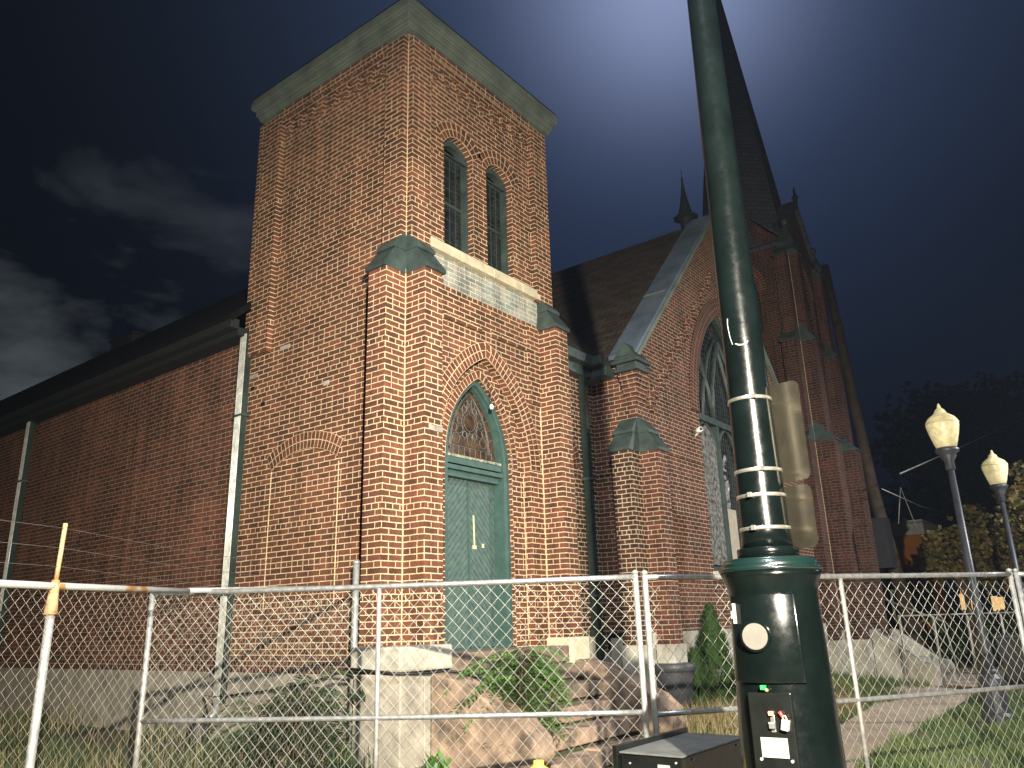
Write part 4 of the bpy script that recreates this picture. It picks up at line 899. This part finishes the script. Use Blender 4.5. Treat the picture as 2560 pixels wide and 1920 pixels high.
# yellow hydrant, only its cap in frame
hy = empty('hydrant', (-2.12,-3.30,.1), 'yellow fire hydrant with only its round cap showing at the bottom edge', 'hydrant')
k = MB(); k.lathe([(.13,0),(.13,.04),(.10,.05),(.10,.52),(.12,.54),(.12,.58)], (-2.12,-3.30,.135), 20); k.build('barrel', 'yellow_paint', hy)
k = MB(); k.lathe([(.115,.58),(.11,.64),(.07,.70),(.03,.725),(.03,.75)], (-2.12,-3.30,.135), 20); k.build('cap', 'yellow_paint', hy)
k = MB()
for s_ in (-1,1): k.tube([(-2.12+s_*.09,-3.30,.52),(-2.12+s_*.17,-3.30,.52)], .05, 12)
k.build('outlets', 'yellow_paint', hy)

# ================================================================== FAR STREET FURNITURE
def acorn(loc, label):
    x, y = loc; z = gz(x,y); root = empty('acorn_lamp', (x,y,z), label, 'street lamp', 'acorn street lamps on the right')
    k = MB(); k.lathe([(.20,0),(.20,.10),(.17,.14),(.165,.55),(.15,.60),(.10,.66),(.115,.70),(.075,.74)], (x,y,z), 12, smooth=False); k.build('base', 'lamp_post_paint', root)
    k = MB(); k.lathe([(.085,.74),(.08,.95),(.062,1.3),(.048,3.68)], (x,y,z), 16); k.build('post', 'lamp_post_paint', root)
    k = MB(); k.lathe([(.055,3.68),(.075,3.70),(.07,3.82),(.12,3.90),(.115,3.93),(.17,3.97),(.175,4.01),(.15,4.04)], (x,y,z), 20); k.build('fitter', 'lamp_post_paint', root)
    k = MB(); k.lathe([(.145,4.04),(.175,4.13),(.215,4.27),(.242,4.40),(.240,4.46),(.195,4.53),(.15,4.565),(.10,4.60),(.07,4.66),(.028,4.70),(.025,4.73),(.008,4.77)], (x,y,z), 24); k.build('globe', 'acorn_shade', root)
    k = MB(); k.lathe([(.243,4.425),(.247,4.44),(.241,4.455)], (x,y,z), 24); k.build('globe_band', 'cream_paint', root)
    return root
acorn((7.81,-4.26), 'nearer, taller looking street lamp with a cream acorn globe on a dark post')
acorn((12.9,-4.34), 'farther, smaller looking street lamp with a cream acorn globe on a dark post')
k = MB()
def wheelie(x, y, label, h=1.05, m_='black_plastic', rz=0):
    z = gz(x,y); root = empty('rubbish_bin', (x,y,z), label, 'bin')
    k = MB(); k.hexa([(x-.22,y-.22,z+.05),(x+.22,y-.22,z+.05),(x+.22,y+.22,z+.05),(x-.22,y+.22,z+.05),(x-.28,y-.30,z+h),(x+.28,y-.30,z+h),(x+.28,y+.30,z+h),(x-.28,y+.30,z+h)]); k.build('body', m_, root, bevel=.02)
    k = MB(); k.box((x-.30,y-.33,z+h-.05),(x+.30,y+.33,z+h+.04)); k.build('lid', m_, root, bevel=.02)
    for s_ in (-1,1): k = MB(); k.tube([(x+.2,y+s_*.24,z+.10),(x+.2,y+s_*.29,z+.10)], .10, 14); k.build('wheel', m_, root)
BN = D(2552,1690,19.5)
wheelie(BN.x,BN.y, 'black wheeled rubbish bin cut by the right edge beyond the near street lamp')
def D(u, v, dist):
    d = raydir(u, v); return CAMPOS + d*(dist/math.hypot(d.x, d.y))
TB = D(1688,1700,12.1)
rb = empty('grey_tub', (TB.x,TB.y,.38), 'dark grey plastic tub with a rim standing by the church wall left of the cypress', 'tub')
k = MB(); k.lathe([(.22,0),(.265,.56),(.27,.58)], (TB.x,TB.y,.38), 20); k.build('body', 'bin_grey', rb)
k = MB(); k.lathe([(.275,.56),(.295,.565),(.30,.66),(.28,.67)], (TB.x,TB.y,.38), 20); k.build('rim', 'bin_grey', rb)

# leaning wooden utility pole
up_ = empty('utility_pole', (13.2,-2.2,.2), 'brown wooden utility pole rising behind the brick spire tower', 'utility pole')
def D(u, v, dist):
    d = raydir(u, v); return CAMPOS + d*(dist/math.hypot(d.x, d.y))
pt = [D(2240,1430,24), D(2181,1220,24), D(2061,665,24.5), D(2010,430,25)]; pt[0] = pt[1]+(pt[0]-pt[1])*1.0
bot = pt[1]+(pt[0]-pt[1])*((pt[1].z-.1)/(pt[1].z-pt[0].z))
up_.location = (bot.x, bot.y, .1)
k = MB(); k.tube([bot, pt[1], pt[2]], .20, 12, r2=.12); k.build('shaft', 'wood_pole', up_)
k = MB(); q = D(2196,1345,23.6); k.box(q-V3((.3,.3,.8)), q+V3((.25,.3,.5))); k.build('transformer_box', 'dark_siding', up_)
k = MB(); k.tube([D(2250,1184,21), D(2400,1118,30), D(2700,985,60)], .018, 5); tag(k.build('overhead_cable', 'pale_trim'), 'thick pale overhead cable crossing behind the near acorn lamp', 'cable')
k = MB(); k.tube([D(2205,1222,21.2), D(2300,1265,26), D(2386,1290,32)], .012, 4); k.tube([D(2251,1218,24), D(2246,1310,24)], .012, 4); k.tube([D(2251,1218,24), D(2295,1330,24)], .012, 4); tag(k.build('service_wires', 'pale_trim'), 'thin service wires sagging in front of the orange house', 'wire')

# orange house and dark house
def house(name, cx, cy, w_, d_, h, ang, wallm, roofm, label, roofh=1.6, win=True, trim='pale_trim'):
    root = empty(name, (cx,cy,.1), label, 'house', rz=0)
    Mx = Matrix.Translation((cx,cy,.1)) @ Matrix.Rotation(ang, 4, 'Z')
    def bld(m, nm, mt, par=root):
        m.v = [tuple(Mx @ V3(p)) for p in m.v]; return m.build(nm, mt, par)
    k = MB(); k.box((-w_/2,-d_/2,0),(w_/2,d_/2,h)); bld(k, 'wall', wallm)
    k = MB(); k.box((-w_/2-.15,-d_/2-.15,h),(w_/2+.15,d_/2+.15,h+.55)); bld(k, 'parapet', trim)
    if roofh:
        k = MB(); k.hexa([(-w_/2-.3,-d_/2-.3,h+.56),(w_/2+.3,-d_/2-.3,h+.56),(w_/2+.3,d_/2+.3,h+.56),(-w_/2-.3,d_/2+.3,h+.56),(-w_/2+.5,-.1,h+roofh+.5),(w_/2-.5,-.1,h+roofh+.5),(w_/2-.5,.1,h+roofh+.5),(-w_/2+.5,.1,h+roofh+.5)]); bld(k, 'roof', roofm)
    if win:
        for s_ in (-.25,.28):
            k = MB(); k.box((-w_/2-.03,s_*d_-.45,1.2),(-w_/2-.001,s_*d_+.45,h*.55)); f_ = bld(k, 'window', trim)
            k = MB(); k.box((-w_/2-.04,s_*d_-.36,1.3),(-w_/2-.031,s_*d_+.36,h*.55-.1)); bld(k, 'pane', 'glass_dark', f_)
    return root
c0 = D(2283,1400,34)
house('orange_house', c0.x+1.2, c0.y+.2, 2.4, 1.25, 4.35, .0, 'orange_stucco', 'dark_siding', 'orange stucco house with a pale parapet band seen past the spire tower', roofh=0)
c1 = D(2210,1350,42)
house('dark_house', c1.x+3, c1.y+2.2, 8, 7, 4.6, .15, 'dark_siding', 'slate', 'dark house with a pale gable edge behind the leaning utility pole', 2.2, win=False)
# far yard fence
k_ = empty('far_fence', (20,-3,.1), 'thin far chain-link fence in front of the shrubs and the lit porch', 'fence')
for i in range(5):
    q = D(2250+i*85, 1560, 19+i*.5); k = MB(); k.tube([(q.x,q.y,.1),(q.x,q.y,1.6)], .03, 6); k.build('post', 'wire_old', k_)
a_, b_ = D(2250,1560,19), D(2590,1560,21); k = MB(); k.tube([(a_.x,a_.y,1.58),(b_.x,b_.y,1.58)], .02, 5); k.build('rail', 'wire_old', k_)
# lit porch openings across the way
pr = empty('lit_porch', tuple(D(2420,1500,40)), 'small lit doorway glowing orange between the shrubs', 'porch')
mat('porch_glow', (.9,.5,.2), .6, emit=((1,.35,.10), .9), bump=0)
mat('porch_pillar_glow', (.9,.8,.5), .6, emit=((1,.62,.25), .9), bump=0)  # pillars glow by emission in place of the porch light falling on them
for (u0,u1,v0,v1,m_,nm) in ((2402,2428,1452,1484,'porch_glow','glow_pane'),(2405,2413,1484,1524,'porch_pillar_glow','pillar'),(2424,2433,1484,1524,'porch_pillar_glow','pillar'),(2484,2492,1490,1528,'porch_pillar_glow','pillar'),(2499,2508,1492,1526,'porch_pillar_glow','pillar')):
    a_, b_ = D(u0,v1,36), D(u1,v0,36); k = MB(); k.hexa([(a_.x,a_.y,a_.z),(b_.x,b_.y,a_.z),(b_.x+.03,b_.y+.01,a_.z),(a_.x+.03,a_.y+.01,a_.z),(a_.x,a_.y,b_.z),(b_.x,b_.y,b_.z),(b_.x+.03,b_.y+.01,b_.z),(a_.x+.03,a_.y+.01,b_.z)]); k.build(nm, m_, pr)

# ================================================================== PLANTS
def leafcloud(mb, blobs, n_, size, rs, flat_=.5, thr=-.12):
    tot = sum(b[3]**2 for b in blobs)
    for b in blobs:
        c_ = V3(b[:3]); r_b = b[3]
        for i in range(int(n_*r_b*r_b/tot)):
            d = V3((rs.gauss(0,1),rs.gauss(0,1),rs.gauss(0,1))).normalized()*r_b*(rs.random()**.4)
            if mnoise.noise((c_+d)*1.9/max(.5,r_b**.5)) < thr: continue
            p = c_+V3((d.x,d.y,d.z*.85)); a = V3((rs.gauss(0,1),rs.gauss(0,1),rs.gauss(0,flat_))).normalized(); s_ = size*rs.uniform(.6,1.3)
            q = a.cross(V3((rs.gauss(0,1),rs.gauss(0,1),rs.gauss(0,1)))).normalized()*s_*.45
            mb.face([p-a*s_*.5, p+q*.8, p+a*s_*.5, p-q*.8], 0, [(0,0)]*4)
def tree(name, base, h, blobs, n_, size, leafm, label, cat='tree', group=None, seed=1):
    rs = random.Random(seed); root = empty(name, base, label, cat, group); base = V3(base)
    k = MB(); top = base+V3((0,0,h)); k.tube([base, base.lerp(top,.5)+V3((.05,.03,0)), top], .12*h/4, 8, r2=.05*h/4)
    for b in blobs: k.tube([base.lerp(top,.55), base.lerp(top,.7).lerp(V3(b[:3]),.5)+V3((0,0,.1)), V3(b[:3])], .05*h/4, 5, r2=.012)
    k.build('trunk', 'bark', root)
    k = MB(); leafcloud(k, blobs, n_, size, rs, .5, .0 if leafm == 'leaf_autumn' else -.1); k.build('crown', leafm, root)
    return root
def bl(u, v, dist, r): p = D(u,v,dist); return (p.x,p.y,p.z,r)
def at(u, v, dist): p = D(u,v,dist); return (p.x, p.y, gz(p.x,p.y))
tree('street_tree', at(2440,1600,24), 3.2, [bl(2350,1360,24,.55),(bl(2330,1390,24,.45)),bl(2430,1310,24,.6),bl(2420,1370,24.5,.8),bl(2480,1380,24,.9),bl(2530,1370,24,.8),bl(2400,1400,24,.7),bl(2460,1425,24,.7),bl(2340,1410,24,.4),bl(2520,1430,24,.6),bl(2370,1440,24,.35)], 8500, .15, 'leaf_autumn', 'street tree with yellowing reddish leaves behind the two acorn lamps', seed=5)
tree('street_tree', at(2700,1650,22), 4.2, [bl(2545,1250,22,.5),bl(2570,1200,22,.6),bl(2560,1330,22,.6),bl(2600,1290,22,1.0)], 3500, .15, 'leaf_autumn', 'leafy branch of a street tree reaching in at the right edge', seed=6)
tree('shrub', at(2390,1600,27), 1.2, [bl(2310,1590,27,.7),bl(2380,1600,27,.7),bl(2460,1600,27,.8),bl(2540,1590,27,.9),bl(2600,1560,27,1.0)], 5000, .12, 'leaf_dark', 'dark hedge of shrubs beyond the far fence under the street tree', 'shrub', seed=8)
nb = [bl(2330,1060,48,3.0),bl(2290,1110,48,2.4),bl(2250,1130,48,1.5),bl(2400,1090,48,3.2),bl(2440,1030,48,2.6),bl(2500,1110,48,3.4),bl(2560,1060,48,3.4),bl(2360,1150,48,2.2),bl(2450,1200,48,3.2),bl(2330,1250,48,2.6),bl(2540,1250,48,4),bl(2400,1320,48,3.4),bl(2290,1320,48,2)]
tree('night_tree', at(2440,1560,48), 7, nb, 14000, .42, 'leaf_night', 'big dark tree silhouetted against the night sky behind the street lamps', seed=9)
# cypress by the gable
rs = random.Random(12); root = empty('cypress', (5.58,-.98,gz(5.58,-.98)), 'small green conical cypress shrub beside the gable wall', 'shrub')
k = MB(); k.tube([(5.58,-.98,.3),(5.57,-.98,1.5)], .03, 6, r2=.008); k.build('trunk', 'bark', root)
k = MB()
def cone(cx_, cy_, z0, hh, rr, n_):
    for i in range(n_):
        t_ = rs.random()**1.25; a = rs.uniform(0,2*math.pi); rad = rr*(1-t_)**.75*(.5+.5*rs.random())*(1+.22*math.sin(3*a+7*t_)*math.sin(2*a+1)+.55*mnoise.noise(V3((math.cos(a)*2.5,math.sin(a)*2.5,t_*7))))+.01
        if mnoise.noise(V3((math.cos(a)*3.2,math.sin(a)*3.2,t_*9+z0))) < -.10 and rs.random() < .85: continue
        p = V3((cx_+rad*math.cos(a), cy_+rad*math.sin(a), z0+hh*t_)); dd = V3((math.cos(a)*.5,math.sin(a)*.5,1)).normalized()*rs.uniform(.04,.11)
        q = V3((-math.sin(a),math.cos(a),rs.uniform(-.6,.6)))*.013; k.face([p-q,p+q,p+dd+q*.3,p+dd-q*.3], 0, [(0,0)]*4)
cone(5.58,-.98,.34,1.44,.41,10500); cone(5.16,-.86,.32,.86,.24,3200); k.build('foliage', 'cypress_leaf', root)
# tree-of-heaven saplings: arching pinnate fronds
def sapling(name, base, fr, label, leafm, seed, h, spread, leafl=.09):
    rs = random.Random(seed); base = V3(base); root = empty(name, base, label, 'shrub'); s_ = MB(); l = MB()
    stems = []
    for i in range(5):
        a = rs.uniform(0,2*math.pi); tp = base+V3((math.cos(a)*spread*.35, math.sin(a)*spread*.35, h*rs.uniform(.5,.85))); s_.tube([base+V3((rs.uniform(-.04,.04),rs.uniform(-.04,.04),0)), base.lerp(tp,.5)+V3((rs.uniform(-.05,.05),)*3), tp], .012, 5, r2=.006); stems.append((base,tp))
    for i in range(fr):
        b0, tp = rs.choice(stems); o_ = b0.lerp(tp, rs.uniform(.35,1)); a = rs.uniform(0,2*math.pi); L = rs.uniform(.30,.52); rise = rs.uniform(.0,.55)
        d = V3((math.cos(a), math.sin(a), 0)); pts = [o_+d*L*t_+V3((0,0,rise*L*t_*1.3-.75*L*t_*t_)) for t_ in [q/7 for q in range(8)]]
        s_.tube(pts, .003, 3, cap=False); perp = V3((-d.y,d.x,0))
        for j in range(1,8):
            p = pts[j]
            for sg in (-1,1):
                ln = leafl*rs.uniform(.8,1.15)*(1.05-.05*j); q = (perp*sg+d*.35+V3((0,0,-.35+rs.uniform(-.15,.15)))).normalized(); wv = d*ln*.15+V3((0,0,.004))
                l.face([p, p+q*ln*.4+wv, p+q*ln, p+q*ln*.4-wv], 0, [(0,0)]*4)
                l.face([p+(pts[j]-pts[j-1])*.5, p+(pts[j]-pts[j-1])*.5+q*ln*.4+wv, p+(pts[j]-pts[j-1])*.5+q*ln, p+(pts[j]-pts[j-1])*.5+q*ln*.4-wv], 0, [(0,0)]*4)
    s_.build('stem', 'bark', root); l.build('foliage', leafm, root)
sapling('sapling', (.36,-1.14,.55), 135, 'leafy green sapling growing out of the stone steps in front of the door', 'leaf', 21, 1.12, .55, .125)
sapling('sapling', (-1.02,.62,.32), 130, 'dark leafy sapling against the tower wall left of the metal post', 'leaf_dark', 22, 1.15, .85, .115)
# weeds
def weed(base, label, seed, n_=26, sz=.22, m_='leaf'):
    rs = random.Random(seed); base = V3(base); k = MB()
    for i in range(n_):
        a = rs.uniform(0,2*math.pi); L = sz*rs.uniform(.5,1.2); d = V3((math.cos(a)*.7, math.sin(a)*.7, rs.uniform(.4,1.1))).normalized(); p = base+V3((rs.uniform(-.1,.1),rs.uniform(-.1,.1),0)); q = V3((-math.sin(a),math.cos(a),0))*L*.14
        k.face([p,p+d*L*.5+q,p+d*L,p+d*L*.5-q], 0, [(0,0)]*4)
    tag(k.build('weed', m_), label, 'weed')
weed((-.12,-.62,.33), 'low broadleaf weed at the foot of the concrete cheek wall', 31)
weed((-.30,-1.9,.13), 'small weed clump on the pavement below the pink side slab', 32, 22, .18)
weed((.10,-2.35,.13), 'spreading weed at the bottom of the stone steps', 33, 34, .2)
weed((-.42,.1,.95), 'little weed sprouting beside the metal post at the tower corner', 34, 12, .16, 'leaf_dark')
# grass, everywhere nobody could count
def grass(name, region, n_, hmin, hmax, m_, seed, patch=0, lean=.45, wd=.006):
    rs = random.Random(seed); k = MB(); c_ = 0; tries = 0
    while c_ < n_ and tries < n_*8:
        tries += 1; x = rs.uniform(region[0],region[1]); y = rs.uniform(region[2],region[3])
        if not region[4](x,y): continue
        if patch and mnoise.noise(V3((x*patch,y*patch,seed))) < rs.uniform(-.25,.25): continue
        c_ += 1; h = rs.uniform(hmin,hmax)*(.7+.6*(mnoise.noise(V3((x*1.3,y*1.3,3)))+.5)); a = rs.uniform(0,2*math.pi); b = rs.uniform(0,2*math.pi); ln = h*lean*rs.random()
        p = V3((x,y,gz(x,y)-.01)); q = V3((math.cos(b),math.sin(b),0))*wd; m1 = p+V3((math.cos(a)*ln*.3,math.sin(a)*ln*.3,h*.6)); tp = p+V3((math.cos(a)*ln,math.sin(a)*ln,h))
        base = len(k.v); k.v += [tuple(p-q),tuple(p+q),tuple(m1+q*.7),tuple(m1-q*.7),tuple(tp)]
        k.f += [(base,base+1,base+2,base+3),(base+3,base+2,base+4)]; k.m += [0,0]; k.sm += [False]*2; k.uv += [[(0,0)]*4,[(0,0)]*3]
    o = k.build(name, m_); o['kind'] = 'stuff'; return o
old_side = lambda x, y: x < -.05 and y > -1.12+(x+4)*.415
grass('yard_grass', (-8,-.05,-3,14,lambda x,y: x < -.05 and y > -1.6+(x+4)*.415), 26000, .10, .30, 'dark_blade', 41, .8)
grass('dry_grass', (-8,-.05,-3,8,lambda x,y: x < -.1 and y > -1.6+(x+4)*.415), 2600, .2, .5, 'dry_blade', 42, .6, .7, .004)
walk = lambda x, y: -3.45 < y < -2.35
grass('front_grass', (3.2,14.5,-2.35,-.55,lambda x,y: not (13.2<x<15.3)), 9000, .08, .22, 'grass_blade', 43, .7)
grass('front_dry_grass', (3.4,10,-2.3,-.6,lambda x,y: True), 4500, .18, .42, 'dry_blade', 44, .6, .6, .005)
grass('verge_grass', (3.0,13,-5.6,-3.5,lambda x,y: True), 15000, .07, .2, 'grass_blade', 45, .9)
grass('far_grass', (13.5,25,-5,1.5,lambda x,y: not(-3.4<y<-1.8)), 6000, .1, .3, 'grass_blade', 46, .4, .4, .012)
grass('street_weeds', (-3.4,2.6,-4.6,-1.9,lambda x,y: True), 2200, .03, .10, 'grass_blade', 47, 1.6)

# black hose looping from the downspout round the cheek wall
k = MB(); k.tube([(-.22,3.1,.62),(-.16,3.35,.9),(-.12,3.2,.88),(-.10,2.6,.93),(-.10,1.7,1.02),(-.12,.95,1.16),(-.43,.35,1.26),(-.44,-.1,1.235),(-.42,-.42,1.215),(-.05,-.44,1.20),(.15,-.46,1.21),(.28,-.62,1.19),(.26,-1.0,1.07)], .013, 8); tag(k.build('black_hose', 'hose_black'), 'black hose running along the church base from the downspout to the steps', 'hose')
k = MB(); k.tube([(-.45,-.5,.16),(-.2,-.95,.16),(.05,-1.4,.22),(.2,-1.9,.16)], .014, 8); tag(k.build('black_hose', 'hose_black'), 'black hose lying on the ground below the stone cheek wall', 'hose')
k = MB(); k.lathe([(.10,0),(.13,.06),(.13,.20),(.07,.28)], (-.42,3.0,.36), 14); k.tube([(-.42,3.0,.6),(-.30,3.08,.66),(-.22,3.12,.62)], .05, 10); tag(k.build('drain_boot', 'black_plastic'), 'black plastic drain boot below the ribbed green downspout', 'drain')

# ================================================================== NIGHT HAZE
hz = bpy.data.materials.new('haze'); hz.use_nodes = True; hz.node_tree.nodes.clear()
ho = hz.node_tree.nodes.new('ShaderNodeOutputMaterial'); hv = hz.node_tree.nodes.new('ShaderNodeVolumePrincipled'); hz.node_tree.links.new(hv.outputs[0], ho.inputs['Volume'])
hv.inputs['Color'].default_value = (.62,.76,1,1); hv.inputs['Density'].default_value = .0018; hv.inputs['Anisotropy'].default_value = .72
MATS['haze'] = hz
k = MB(); k.box((-60,-60,-1.5),(90,90,24)); o_ = k.build('haze', 'haze'); o_['kind'] = 'stuff'
sc.cycles.volume_bounces = 0
